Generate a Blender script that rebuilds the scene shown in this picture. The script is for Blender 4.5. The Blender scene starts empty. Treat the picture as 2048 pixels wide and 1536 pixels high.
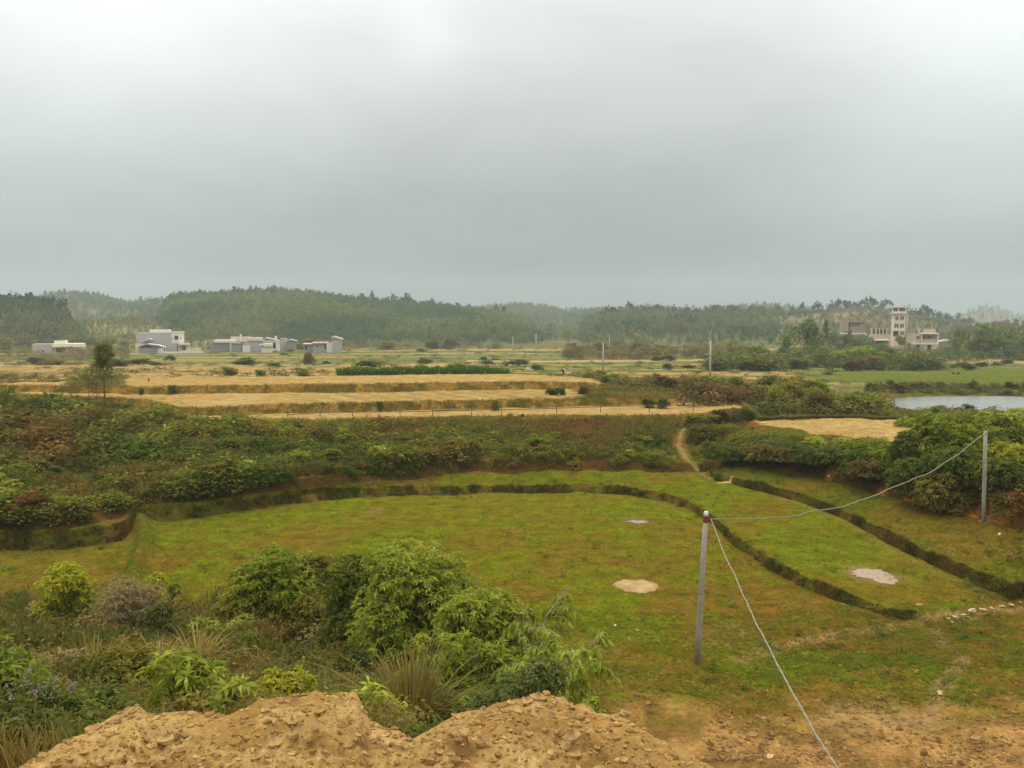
import bpy, math, random
import numpy as np
from math import radians, pi, sin, cos, atan

# ============================================================ camera, sky, sun, exposure
SC = bpy.context.scene
COL = SC.collection
F = 1770.0                       # focal length in photo pixels (2048 wide)
CAMZ = 9.0
PITCH = atan((768 - 645) / F)
cam_d = bpy.data.cameras.new('camera')
cam = bpy.data.objects.new('camera', cam_d); COL.objects.link(cam)
cam.location = (0, 0, CAMZ)
cam.rotation_euler = (pi / 2 - PITCH, 0, 0)
cam_d.sensor_width = 36.0
cam_d.lens = 36.0 * F / 2048
cam_d.clip_start = 0.1
cam_d.clip_end = 6000
SC.camera = cam
SUN_EL, SUN_AZ = radians(54), radians(-14)        # azimuth measured from +Y, towards +X

world = bpy.data.worlds.new('World'); SC.world = world
world.use_nodes = True
def build_world():
    nt = world.node_tree; N = nt.nodes; L = nt.links
    N.clear()
    out = N.new('ShaderNodeOutputWorld'); bg = N.new('ShaderNodeBackground')
    L.new(bg.outputs[0], out.inputs[0])
    sky = N.new('ShaderNodeTexSky'); sky.sky_type = 'NISHITA'; sky.sun_disc = False
    sky.sun_elevation = SUN_EL; sky.sun_rotation = SUN_AZ; sky.air_density = 1.5; sky.dust_density = 4.0
    sm = N.new('ShaderNodeVectorMath'); sm.operation = 'SCALE'; sm.inputs['Scale'].default_value = 0.07
    L.new(sky.outputs[0], sm.inputs[0])
    tc = N.new('ShaderNodeTexCoord')
    sep = N.new('ShaderNodeSeparateXYZ'); L.new(tc.outputs['Generated'], sep.inputs[0])
    def math_(op, a, b=None, c=None):
        n = N.new('ShaderNodeMath'); n.operation = op
        for i, v in enumerate((a, b, c)):
            if v is None: continue
            if isinstance(v, (int, float)): n.inputs[i].default_value = v
            else: L.new(v, n.inputs[i])
        return n.outputs[0]
    # cloud deck: direction projected on a high plane
    zc = math_('MAXIMUM', sep.outputs[2], 0.02)
    zz = math_('ADD', zc, 0.30)
    cx = math_('DIVIDE', sep.outputs[0], zz); cy = math_('DIVIDE', sep.outputs[1], zz)
    comb = N.new('ShaderNodeCombineXYZ'); L.new(cx, comb.inputs[0]); L.new(cy, comb.inputs[1])
    n1 = N.new('ShaderNodeTexNoise'); n1.inputs['Scale'].default_value = 1.5; n1.inputs['Detail'].default_value = 3.5
    n1.inputs['Roughness'].default_value = 0.52; n1.inputs['Distortion'].default_value = 0.25
    L.new(comb.outputs[0], n1.inputs['Vector'])
    ramp = N.new('ShaderNodeValToRGB')
    e = ramp.color_ramp.elements
    e[0].position = 0.0; e[0].color = (0.26, 0.295, 0.295, 1)
    e[1].position = 1.0; e[1].color = (2.45, 2.55, 2.6, 1)
    for p, c in ((0.07, (0.295, 0.335, 0.335)), (0.14, (0.42, 0.465, 0.465)), (0.22, (0.60, 0.64, 0.64)), (0.34, (0.93, 0.96, 0.96)), (0.5, (1.45, 1.5, 1.52))):
        q = e.new(p); q.color = (*c, 1)
    L.new(zc, ramp.inputs[0])
    # uneven brightness of the cloud cover
    mod = math_('MULTIPLY_ADD', n1.outputs[0], 0.62, 0.71)
    def spot(px, py, sharp, gain):
        d = Vd(px, py)
        dp = N.new('ShaderNodeVectorMath'); dp.operation = 'DOT_PRODUCT'
        nrm = N.new('ShaderNodeVectorMath'); nrm.operation = 'NORMALIZE'; L.new(tc.outputs['Generated'], nrm.inputs[0])
        L.new(nrm.outputs[0], dp.inputs[0]); dp.inputs[1].default_value = d
        a = math_('MAXIMUM', dp.outputs['Value'], 0.0)
        p = math_('POWER', a, sharp)
        return math_('MULTIPLY', p, gain)
    mod = math_('ADD', mod, spot(850, 78, 900, 0.12)); mod = math_('ADD', mod, spot(760, 60, 60, 0.03))
    mod = math_('ADD', mod, spot(60, 20, 22, 0.20))
    mod = math_('ADD', mod, spot(2200, 300, 16, 0.42))
    mod = math_('ADD', mod, spot(1500, 40, 60, -0.12)); mod = math_('ADD', mod, spot(1080, 520, 34, -0.10)); mod = math_('ADD', mod, spot(-100, 420, 24, 0.14))
    mul = N.new('ShaderNodeVectorMath'); mul.operation = 'SCALE'
    L.new(ramp.outputs[0], mul.inputs[0]); L.new(mod, mul.inputs['Scale'])
    mix = N.new('ShaderNodeMix'); mix.data_type = 'RGBA'; mix.inputs[0].default_value = 0.9
    L.new(sm.outputs[0], mix.inputs[6]); L.new(mul.outputs[0], mix.inputs[7])
    L.new(mix.outputs[2], bg.inputs[0])
    bg.inputs[1].default_value = 1.0

def Vd(px, py):
    a = (px - 1024) / F; b = (768 - py) / F
    d = np.array((a, cos(PITCH) + b * sin(PITCH), b * cos(PITCH) - sin(PITCH)))
    return tuple(d / np.linalg.norm(d))
build_world()

sun_d = bpy.data.lights.new('sun', 'SUN'); sun_d.energy = 1.05; sun_d.angle = radians(14); sun_d.color = (1.0, 0.95, 0.86)
sun = bpy.data.objects.new('sun', sun_d); COL.objects.link(sun)
sun.rotation_euler = (pi / 2 - SUN_EL, 0, pi - SUN_AZ) 
sun.location = (0, 0, 60)

SC.view_settings.view_transform = 'Standard'
SC.view_settings.look = 'None'
SC.view_settings.exposure = 0.0
SC.view_settings.gamma = 1.0
SC.render.engine = 'CYCLES'
SC.cycles.use_denoising = True
SC.cycles.max_bounces = 6
SC.cycles.diffuse_bounces = 3
SC.cycles.transparent_max_bounces = 4
SC.cycles.volume_bounces = 1
SC.cycles.sample_clamp_indirect = 4

# ============================================================ helpers
rng = np.random.default_rng(7)
random.seed(7)

def lin(r, g, b, k=1.0):
    f = lambda c: ((c / 255) / 12.92 if c <= 10 else (((c / 255) + 0.055) / 1.055) ** 2.4)
    return np.array((f(r), f(g), f(b))) * k

def _hash(ix, iy, seed):
    h = (ix.astype(np.int64) * 374761393 + iy.astype(np.int64) * 668265263 + seed * 982451653) & 0x7fffffff
    h = ((h ^ (h >> 13)) * 1274126177) & 0x7fffffff
    h = h ^ (h >> 16)
    return (h & 0xffff) / 65535.0

def vnoise(x, y, seed=0):
    x = np.asarray(x, float); y = np.asarray(y, float)
    ix = np.floor(x); iy = np.floor(y); fx = x - ix; fy = y - iy
    fx = fx * fx * (3 - 2 * fx); fy = fy * fy * (3 - 2 * fy)
    a = _hash(ix, iy, seed); b = _hash(ix + 1, iy, seed); c = _hash(ix, iy + 1, seed); d = _hash(ix + 1, iy + 1, seed)
    return (a * (1 - fx) + b * fx) * (1 - fy) + (c * (1 - fx) + d * fx) * fy

def fbm(x, y, seed=0, octv=4, gain=0.5):
    s = 0; a = 1; t = 0
    for o in range(octv):
        s = s + a * vnoise(x * 2 ** o + 17.3 * o, y * 2 ** o - 9.1 * o, seed + o); t += a; a *= gain
    return s / t

def smooth(a, b, x):
    t = np.clip((x - a) / (b - a), 0, 1)
    return t * t * (3 - 2 * t)

def new_mesh(name, V, Fc, cols=None, smooth_=False):
    """V (N,3); Fc a list of (M,k) int arrays; cols (N,3) linear colours."""
    me = bpy.data.meshes.new(name)
    if isinstance(Fc, np.ndarray): Fc = [Fc]
    Fc = [np.asarray(f, dtype=np.int32) for f in Fc if len(f)]
    V = np.ascontiguousarray(V, dtype=np.float32)
    me.vertices.add(len(V)); me.vertices.foreach_set('co', V.ravel())
    nl = sum(f.size for f in Fc); npoly = sum(len(f) for f in Fc)
    me.loops.add(nl); me.polygons.add(npoly)
    me.loops.foreach_set('vertex_index', np.concatenate([f.ravel() for f in Fc]))
    tot = np.concatenate([np.full(len(f), f.shape[1], np.int32) for f in Fc])
    st = np.zeros(npoly, np.int32); st[1:] = np.cumsum(tot)[:-1]
    me.polygons.foreach_set('loop_start', st)
    me.polygons.foreach_set('loop_total', tot)
    me.polygons.foreach_set('use_smooth', np.full(npoly, smooth_, bool))
    if cols is not None:
        at = me.color_attributes.new('Col', 'FLOAT_COLOR', 'POINT')
        c4 = np.ones((len(V), 4), np.float32); c4[:, :3] = cols
        at.data.foreach_set('color', c4.ravel())
    me.update(calc_edges=True)
    return me

def link(name, me, mats, parent=None, loc=(0, 0, 0)):
    o = bpy.data.objects.new(name, me)
    if mats is not None and me is not None and len(me.materials) == 0:
        for m in (mats if isinstance(mats, (list, tuple)) else [mats]): me.materials.append(m)
    COL.objects.link(o); o.location = loc
    if parent is not None: o.parent = parent
    return o

def tag(o, label=None, cat=None, group=None, kind=None):
    if label: o['label'] = label
    if cat: o['category'] = cat
    if group: o['group'] = group
    if kind: o['kind'] = kind
    return o

def empty(name, loc, rz=0.0):
    o = bpy.data.objects.new(name, None); COL.objects.link(o)
    o.location = loc; o.rotation_euler = (0, 0, rz); o.empty_display_size = 0.3
    return o

def copy_tree(o, parent=None):
    c = o.copy(); COL.objects.link(c)
    if parent is not None: c.parent = parent
    for ch in list(o.children): copy_tree(ch, c)
    return c

# ------------------------------------------------------------ materials
def mat(name):
    m = bpy.data.materials.new(name); m.use_nodes = True
    nt = m.node_tree; nt.nodes.clear()
    out = nt.nodes.new('ShaderNodeOutputMaterial')
    return m, nt, nt.nodes, nt.links, out

def m_plain(name, col, rough=0.85, noise=0.25, scale=8.0, bump=0.0, spec=0.25, detail=6):
    """plain surface whose colour wanders by a procedural noise"""
    m, nt, N, L, out = mat(name)
    b = N.new('ShaderNodeBsdfPrincipled'); L.new(b.outputs[0], out.inputs[0])
    b.inputs['Roughness'].default_value = rough; b.inputs['Specular IOR Level'].default_value = spec
    tc = N.new('ShaderNodeTexCoord'); n = N.new('ShaderNodeTexNoise')
    n.inputs['Scale'].default_value = scale; n.inputs['Detail'].default_value = detail; n.inputs['Roughness'].default_value = 0.65
    L.new(tc.outputs['Object'], n.inputs['Vector'])
    mr = N.new('ShaderNodeMapRange'); mr.inputs[1].default_value = 0.25; mr.inputs[2].default_value = 0.75
    mr.inputs[3].default_value = 1 - noise; mr.inputs[4].default_value = 1 + noise
    L.new(n.outputs[0], mr.inputs[0])
    s = N.new('ShaderNodeVectorMath'); s.operation = 'SCALE'; s.inputs[0].default_value = tuple(col)
    L.new(mr.outputs[0], s.inputs['Scale']); L.new(s.outputs[0], b.inputs['Base Color'])
    if bump:
        bp = N.new('ShaderNodeBump'); bp.inputs['Strength'].default_value = 0.6; bp.inputs['Distance'].default_value = bump
        L.new(n.outputs[0], bp.inputs['Height']); L.new(bp.outputs[0], b.inputs['Normal'])
    return m

def m_ground(name, s1=1.3, s2=11.0, amt=0.6, bump=0.06, hue=(1.14, .98, 1.05), hue0=(.86, 1.0, .85)):
    """ground: vertex colour is the cover; noises break it up and roughen it"""
    m, nt, N, L, out = mat(name)
    b = N.new('ShaderNodeBsdfPrincipled'); L.new(b.outputs[0], out.inputs[0])
    b.inputs['Roughness'].default_value = 1.0; b.inputs['Specular IOR Level'].default_value = 0.0
    a = N.new('ShaderNodeAttribute'); a.attribute_name = 'Col'
    tc = N.new('ShaderNodeTexCoord')
    n1 = N.new('ShaderNodeTexNoise'); n1.inputs['Scale'].default_value = s1; n1.inputs['Detail'].default_value = 8; n1.inputs['Roughness'].default_value = 0.7
    n2 = N.new('ShaderNodeTexNoise'); n2.inputs['Scale'].default_value = s2; n2.inputs['Detail'].default_value = 4; n2.inputs['Roughness'].default_value = 0.7
    L.new(tc.outputs['Object'], n1.inputs['Vector']); L.new(tc.outputs['Object'], n2.inputs['Vector'])
    ad = N.new('ShaderNodeMath'); ad.operation = 'ADD'; L.new(n1.outputs[0], ad.inputs[0]); L.new(n2.outputs[0], ad.inputs[1])
    mr = N.new('ShaderNodeMapRange'); mr.inputs[1].default_value = 0.7; mr.inputs[2].default_value = 1.3
    mr.inputs[3].default_value = 1 - amt; mr.inputs[4].default_value = 1 + amt
    L.new(ad.outputs[0], mr.inputs[0])
    n3 = N.new('ShaderNodeTexNoise'); n3.inputs['Scale'].default_value = s1 * 2.6; n3.inputs['Detail'].default_value = 7; n3.inputs['Roughness'].default_value = 0.75
    L.new(tc.outputs['Object'], n3.inputs['Vector'])
    r3 = N.new('ShaderNodeMapRange'); r3.inputs[1].default_value = .36; r3.inputs[2].default_value = .64; L.new(n3.outputs[0], r3.inputs[0])
    hm = N.new('ShaderNodeMix'); hm.data_type = 'RGBA'; hm.inputs[6].default_value = (*hue0, 1); hm.inputs[7].default_value = (*hue, 1); L.new(r3.outputs[0], hm.inputs[0])
    hv = N.new('ShaderNodeVectorMath'); hv.operation = 'MULTIPLY'; L.new(a.outputs['Color'], hv.inputs[0]); L.new(hm.outputs[2], hv.inputs[1])
    s = N.new('ShaderNodeVectorMath'); s.operation = 'SCALE'
    L.new(hv.outputs[0], s.inputs[0]); L.new(mr.outputs[0], s.inputs['Scale']); L.new(s.outputs[0], b.inputs['Base Color'])
    bp = N.new('ShaderNodeBump'); bp.inputs['Strength'].default_value = 0.7; bp.inputs['Distance'].default_value = bump
    L.new(ad.outputs[0], bp.inputs['Height']); L.new(bp.outputs[0], b.inputs['Normal'])
    return m

def m_leaf(name, transl=0.42, tint=(1, 1, 1), vary=0.22):
    """leaves: vertex colour times a per-object variation, part of the light passes through"""
    m, nt, N, L, out = mat(name)
    a = N.new('ShaderNodeAttribute'); a.attribute_name = 'Col'
    oi = N.new('ShaderNodeObjectInfo')
    mr = N.new('ShaderNodeMapRange'); mr.inputs[3].default_value = 1 - vary; mr.inputs[4].default_value = 1 + vary
    L.new(oi.outputs['Random'], mr.inputs[0])
    mu = N.new('ShaderNodeVectorMath'); mu.operation = 'MULTIPLY'; mu.inputs[1].default_value = tint
    L.new(a.outputs['Color'], mu.inputs[0])
    s = N.new('ShaderNodeVectorMath'); s.operation = 'SCALE'; L.new(mu.outputs[0], s.inputs[0]); L.new(mr.outputs[0], s.inputs['Scale'])
    d = N.new('ShaderNodeBsdfDiffuse'); t = N.new('ShaderNodeBsdfTranslucent'); g = N.new('ShaderNodeBsdfGlossy')
    g.inputs['Roughness'].default_value = 0.5; g.inputs['Color'].default_value = (0.8, 0.85, 0.8, 1)
    L.new(s.outputs[0], d.inputs[0]); L.new(s.outputs[0], t.inputs[0])
    mx = N.new('ShaderNodeMixShader'); mx.inputs[0].default_value = transl
    L.new(d.outputs[0], mx.inputs[1]); L.new(t.outputs[0], mx.inputs[2])
    m2 = N.new('ShaderNodeMixShader'); m2.inputs[0].default_value = 0.012
    L.new(mx.outputs[0], m2.inputs[1]); L.new(g.outputs[0], m2.inputs[2])
    L.new(m2.outputs[0], out.inputs[0])
    return m

M = {}
M['ground'] = m_ground('ground_cover')
M['earth'] = m_ground('loose_earth', s1=3.0, s2=28.0, amt=0.32, bump=0.02, hue=(1.04, 1.02, 1.06), hue0=(.94, .95, .88))
M['hill'] = m_ground('hill_cover', s1=0.06, s2=0.5, amt=0.4, bump=0.4)
M['leaf'] = m_leaf('leaves', tint=(1.42, 1.25, .66))
M['grass'] = m_leaf('grass_blades', transl=0.35, vary=0.0, tint=(1.15, 1.02, .62))
M['wood'] = m_leaf('far_leaves', transl=0.3, vary=0.25, tint=(1.2, 1.12, .8))
M['bark'] = m_plain('bark', lin(96, 82, 62), noise=0.4, scale=12)
M['palebark'] = m_plain('pale_bark', lin(150, 135, 112), noise=0.35, scale=6)
M['concrete'] = m_plain('concrete_pole', lin(150, 142, 122), noise=0.4, scale=7, bump=0.004)
M['cable'] = m_plain('grey_cable', lin(142, 133, 108), noise=0.2, scale=30)
M['rust'] = m_plain('rusty_iron', lin(120, 60, 42), noise=0.3, scale=20)
M['porcelain'] = m_plain('white_porcelain', lin(225, 222, 212), rough=0.35, noise=0.08)

# ------------------------------------------------------------ pixel -> world
def ray(px, py):
    a = (np.asarray(px, float) - 1024) / F; b = (768 - np.asarray(py, float)) / F
    return a, cos(PITCH) + b * sin(PITCH), b * cos(PITCH) - sin(PITCH)
def onz(px, py, z):
    a, fy, fz = ray(px, py); t = (np.asarray(z, float) - CAMZ) / fz
    return a * t, fy * t
def atD(px, py, D):
    a, fy, fz = ray(px, py); t = D / fy
    return a * t, D, CAMZ + fz * t
def m_per_px(D): return D / F

# ============================================================ terrain profile curves (near to far)
PXS = np.arange(-900, 2960, 10.0)
def curve_py(pts, zpts):
    p = np.array(pts, float); py = np.interp(PXS, p[:, 0], p[:, 1])
    z = np.interp(PXS, *np.array(zpts, float).T) if np.ndim(zpts) else np.full_like(PXS, zpts)
    x, y = onz(PXS, py, z)
    return x / y, y, z
U = np.linspace(-1.15, 1.15, 2301)
def toU(cv):
    u, y, z = cv
    return np.interp(U, u, y), np.interp(U, u, z)
def pxz(pts):
    p = np.array(pts, float)
    return np.interp(U, (p[:, 0] - 1024) / F, p[:, 1])
def const(D, z):
    d = np.full_like(U, D) if np.isscalar(D) else D
    zz = np.full_like(U, z) if np.isscalar(z) else z
    return d, zz
h1 = [(-900, .75), (0, .65), (270, .55), (700, .38), (1000, .31), (1300, .34), (1450, .33), (1600, .28), (1800, .12), (2048, .12), (2900, .1)]
H1 = pxz(h1) * (.78 + .44 * fbm(U * 45, U * 0, 884, 3))
curves = []
curves.append(const(0.4, 6.0))
curves.append(const(6.0, 5.6))
curves.append(const(10.5, pxz([(-900, 4.5), (0, 4.4), (700, 4.1), (1000, 3.3), (1200, 1.9), (1350, 1.0), (2900, .6)])))
curves.append(const(17.0, pxz([(-900, 2.45), (0, 2.4), (500, 2.2), (800, 1.6), (1000, 1.0), (1200, .4), (1350, .30), (1700, .2), (2900, .1)])))
curves.append(const(pxz([(-900, 27.5), (300, 27.2), (650, 25.5), (950, 23.5), (1200, 22.5), (2900, 22.5)]), pxz([(-900, .1), (1100, .05), (1400, .05), (2900, .05)])))
b1 = toU(curve_py([(-900, 1190), (-300, 1115), (0, 1090), (130, 1083), (240, 1068), (275, 1046), (400, 1035), (480, 1024), (560, 1010), (640, 1003), (700, 998), (850, 990), (1000, 985),
                   (1150, 985), (1250, 990), (1330, 1002), (1385, 1020), (1430, 1052), (1470, 1095), (1540, 1140), (1640, 1192), (1740, 1224),
                   (1800, 1240), (1900, 1232), (2048, 1208), (2400, 1180), (2900, 1150)], 0.0))
b1 = (b1[0] + (fbm(U * 60, U * 0, 881, 4) - .5) * .55, b1[1])
curves.append(b1)
curves.append((b1[0] + 0.28 + 0.3 * H1, H1))
# second bund (right) / foot of the weedy bank (left)
bank_foot = toU(curve_py([(-900, 1140), (-300, 1075), (0, 1050), (130, 1043), (260, 1018), (400, 1003), (560, 985), (640, 978), (700, 968), (830, 955), (950, 946), (1100, 942), (1250, 942), (1400, 944),
                          (1440, 932), (1500, 936), (1560, 944), (1640, 956), (1740, 982), (1850, 1012), (1960, 1037), (2048, 1062), (2400, 1170), (2900, 1290)],
                         [(-900, .85), (0, .75), (700, .62), (1426, .62), (1450, 1.1), (2048, 1.2), (2900, 1.2)]))
b2 = toU(curve_py([(-900, 800), (1370, 800), (1424, 958), (1500, 978), (1600, 1003), (1680, 1033), (1760, 1077), (1850, 1123), (1950, 1168), (2048, 1203), (2400, 1330), (2900, 1500)],
                  [(-900, .62), (1420, .62), (1600, .5), (1800, .3), (2048, .2), (2900, .15)]))
left = U < (1424 - 1024) / F
left = b2[0] > bank_foot[0] - .10
b2D = np.where(left, bank_foot[0] - 0.10, b2[0]); b2z = np.where(left, np.where(U < 0, bank_foot[1], .62), b2[1])
curves.append((b2D, b2z))
b2D = b2D + np.where(left, 0, (fbm(U * 70, U * 0, 882, 4) - .5) * .5)
H2 = pxz([(-900, 0), (1415, 0), (1440, .28), (1600, .32), (2048, .33), (2900, .3)]) * (.78 + .44 * fbm(U * 50, U * 0, 885, 3))
curves.append((b2D + 0.06 + 0.5 * H2, b2z + H2))
curves.append(bank_foot)
sc_h = pxz([(-900, .5), (300, .4), (650, .5), (900, .75), (1300, .7), (1420, .35), (1520, .6), (1700, 1.0), (2048, 1.35), (2900, 1.3)])
curves.append((bank_foot[0] + 0.9, bank_foot[1] + sc_h))
c11 = toU(curve_py([(-900, 800), (0, 803), (120, 806), (220, 812), (300, 818), (360, 842), (500, 840), (700, 836), (900, 833), (1100, 830), (1300, 830), (1400, 826), (1480, 818), (1515, 846), (1560, 852), (1620, 864), (1700, 876), (1780, 882), (1850, 880), (1950, 875), (2048, 880), (2900, 960)],
                   [(-900, 2.1), (350, 2.0), (1400, 2.0), (1480, 2.1), (1520, 2.3), (2048, 2.5), (2900, 2.5)]))
curves.append(c11)
c12 = toU(curve_py([(-900, 797), (0, 799), (220, 808), (300, 814), (360, 832), (500, 829), (700, 824), (900, 820), (1100, 814), (1300, 809), (1400, 806), (1480, 801), (1515, 841), (1600, 838), (1700, 835), (1800, 838), (1850, 846), (1950, 850), (2048, 850), (2900, 880)],
                   [(-900, 2.1), (350, 2.0), (1400, 2.0), (1480, 2.1), (1520, 2.3), (2048, 2.5), (2900, 2.5)]))
curves.append(c12)
z13 = [(-900, 2.4), (200, 2.55), (700, 2.7), (1100, 2.7), (1250, 2.6), (1400, 2.3), (1480, 2.2), (1560, 2.1), (2900, 2.1)]
Z13 = pxz(z13)
curves.append((c12[0] + 0.8, Z13))
c14 = toU(curve_py([(-900, 780), (0, 783), (150, 786), (250, 788), (400, 787), (700, 785), (900, 781), (1100, 778), (1260, 776), (1380, 777), (1480, 800), (1560, 818), (1760, 824), (2048, 826), (2900, 835)],
                   [(-900, 2.4), (200, 2.55), (700, 2.7), (1100, 2.7), (1250, 2.6), (1380, 2.4), (1480, 1.9), (1560, 1.5), (1740, 1.0), (2900, 1.0)]))
curves.append(c14)
Z15 = pxz([(-900, 2.9), (200, 3.2), (700, 3.45), (1100, 3.4), (1190, 3.1), (1260, 2.7), (1380, 2.4), (1480, 1.8), (1560, 1.3), (1740, .62), (2900, .55)])
curves.append((c14[0] + 0.8, Z15))
c16 = toU(curve_py([(-900, 765), (0, 766), (150, 762), (250, 757), (500, 753), (700, 751), (900, 748), (1050, 748), (1130, 752), (1200, 758), (1260, 764), (1380, 772), (1480, 790), (1560, 792), (1740, 796), (2048, 791), (2900, 788)],
                   [(-900, 2.9), (200, 3.2), (700, 3.5), (1100, 3.4), (1190, 3.1), (1260, 2.7), (1380, 2.4), (1480, 1.8), (1560, 1.3), (1740, .62), (2900, .55)]))
curves.append(c16)
curves.append((c16[0] + 3.0, pxz([(-900, 2.3), (200, 2.5), (700, 2.8), (1100, 2.5), (1250, 1.9), (1380, 1.6), (1480, 1.4), (1560, 1.2), (1740, 1.05), (2900, 1.0)])))
curves.append(const(146.0, pxz([(-900, 1.6), (0, 1.6), (600, 1.5), (1000, .9), (1300, .8), (2900, .9)])))
curves.append(const(200.0, -0.5))
curves.append(const(290.0, -1.2))
curves.append(const(380.0, -1.2))
curves.append(const(490.0, -1.0))
curves.append(const(900.0, 0.0))
curves.append(const(1900.0, 0.0))
CD = np.array([c[0] for c in curves]); CZ = np.array([c[1] for c in curves])
for k in range(1, len(CD)):
    CD[k] = np.maximum(CD[k], CD[k - 1] + 0.04)
NK = len(CD)

def seg_dist(x, y, pts):
    d = np.full(np.shape(x), 1e9)
    for (x0, y0), (x1, y1) in zip(pts[:-1], pts[1:]):
        dx, dy = x1 - x0, y1 - y0; t = np.clip(((x - x0) * dx + (y - y0) * dy) / (dx * dx + dy * dy + 1e-9), 0, 1)
        d = np.minimum(d, np.hypot(x - x0 - t * dx, y - y0 - t * dy))
    return d
def line_on(pts, z):                                   # pixel polyline on a level
    zz = z if np.ndim(z) else [z] * len(pts)
    return [tuple(float(v) for v in onz(p[0], p[1], q)) for p, q in zip(pts, zz)]
DIVIDER = line_on([(280, 1046), (292, 1075), (285, 1110), (268, 1160)], 0)

FLAT = []
def settle(x, y, z):
    for cx, cy, r, z0 in FLAT:
        w = smooth(r * 1.9, r * 1.05, np.hypot(x - cx, (y - cy) * .8)); z = z * (1 - w) + z0 * w
    return z
def relief(x, y):
    """small unevenness, added to the profile everywhere"""
    amp = np.interp(y, [0, 10, 20, 26, 45, 50, 60, 64, 100, 150], [.0, .25, .2, .05, .06, .28, .28, .10, .10, .15])
    r = (fbm(x * .55, y * .55, 3, 4) - .5) * 2 * amp + (fbm(x * 2.4, y * 2.4, 31, 3) - .5) * 0.05
    d = seg_dist(x, y, DIVIDER)
    xl = np.interp(y, [p[1] for p in DIVIDER[::-1]], [p[0] for p in DIVIDER[::-1]])
    r = r + .26 * np.exp(-(d / .40) ** 2) * (y < 46) - .30 * smooth(.1, .5, xl - x) * smooth(28.5, 31, y) * smooth(43.5, 40.5, y + (xl - x) * .25)
    return r + 0.2 * np.exp(-(d / .42) ** 2)

def profile(x, y):
    x = np.asarray(x, float); y = np.maximum(np.asarray(y, float), .41); u = np.clip(x / y, -1.149, 1.149)
    fi = (u + 1.15) / 2.3 * 2300; i0 = np.clip(fi.astype(int), 0, 2299); t = fi - i0
    D = CD[:, i0] * (1 - t) + CD[:, i0 + 1] * t
    Z = CZ[:, i0] * (1 - t) + CZ[:, i0 + 1] * t
    k = np.clip((D <= y).sum(axis=0) - 1, 0, NK - 2)
    ar = np.arange(y.size).reshape(y.shape) if y.ndim else 0
    if y.ndim == 0:
        d0, d1, z0, z1 = D[k], D[k + 1], Z[k], Z[k + 1]
    else:
        kk = k[None]; d0 = np.take_along_axis(D, kk, 0)[0]; d1 = np.take_along_axis(D, kk + 1, 0)[0]
        z0 = np.take_along_axis(Z, kk, 0)[0]; z1 = np.take_along_axis(Z, kk + 1, 0)[0]
    f = np.clip((y - d0) / (d1 - d0), 0, 1)
    return z0 + (z1 - z0) * f, k
def gz(x, y):
    x = np.asarray(x, float); y = np.asarray(y, float)
    return settle(x, y, profile(x, y)[0] + relief(x, y))
def hit(px, py, dmin=6.0, dmax=800.0):
    """ground point seen at a photo pixel"""
    a, fy, fz = ray(px, py)
    D = np.geomspace(dmin, dmax, 1500); t = D / fy
    below = (CAMZ + fz * t) < gz(a * t, D)
    i = int(np.argmax(below)) if below.any() else len(D) - 1
    return float(a * t[i]), float(D[i]), float(gz(a * t[i], D[i]))
def on(px, D):
    x = (px - 1024) / F * D * 1.0
    return float(x), float(D), float(gz(x, D))

for _px, _py, _r in ((1748, 1153, .95), (1276, 1043, .85)):
    _x, _y, _z = hit(_px, _py); FLAT.append((_x, _y, _r, _z))
# ------------------------------------------------------------ the ground sheet
SUBS = [6, 10, 16, 22, 110, 6, 34, 6, 34, 7, 44, 22, 6, 22, 6, 28, 6, 60, 40, 40, 24, 16, 14, 10]
assert len(SUBS) == NK - 1
ug = np.concatenate([np.linspace(-1.12, -.62, 70)[:-1], np.linspace(-.62, .62, 1000), np.linspace(.62, 1.12, 70)[1:]])
Dg = np.array([np.interp(ug, U, c) for c in CD]); Zg = np.array([np.interp(ug, U, c) for c in CZ])
rows, zrow, krow = [], [], []
for k in range(NK - 1):
    for s in range(SUBS[k]):
        t = s / SUBS[k]
        rows.append(Dg[k] + (Dg[k + 1] - Dg[k]) * t); zrow.append(Zg[k] + (Zg[k + 1] - Zg[k]) * t); krow.append(k)
rows.append(Dg[-1]); zrow.append(Zg[-1]); krow.append(NK - 2)
GY = np.array(rows); GX = GY * ug[None]; GZ = settle(GX, GY, np.array(zrow) + relief(GX, GY))
KR = np.array(krow)
PXG = 1024 + F * np.broadcast_to(ug[None], GY.shape)

TRAIL = line_on([(1424, 938), (1404, 922), (1375, 900), (1358, 880), (1362, 858), (1375, 845), (1400, 838)], [1.1, 1.3, 1.6, 1.75, 1.85, 1.9, 2.0])
TRAIL_FAR = line_on([(1250, 834), (1300, 836), (1350, 838), (1400, 840), (1450, 842), (1500, 845)], 2.0)
CREST = line_on([(1424, 938), (1500, 955), (1600, 985), (1690, 1018), (1780, 1068), (1870, 1110), (2048, 1180)], [1.1, 1.08, 1.0, .95, .85, .8, .7])
LOWEDGE = line_on([(1480, 1318), (1560, 1292), (1660, 1268), (1760, 1250), (1860, 1236), (1960, 1222), (2060, 1208)], .08)
LEFTPATH = line_on([(170, 960), (200, 1005), (240, 1025), (290, 1040)], [1.6, 1.2, .75, .65])
FURROW = line_on([(1870, 1255), (1890, 1290), (1930, 1310), (1880, 1380), (1860, 1420)], .1)

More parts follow.
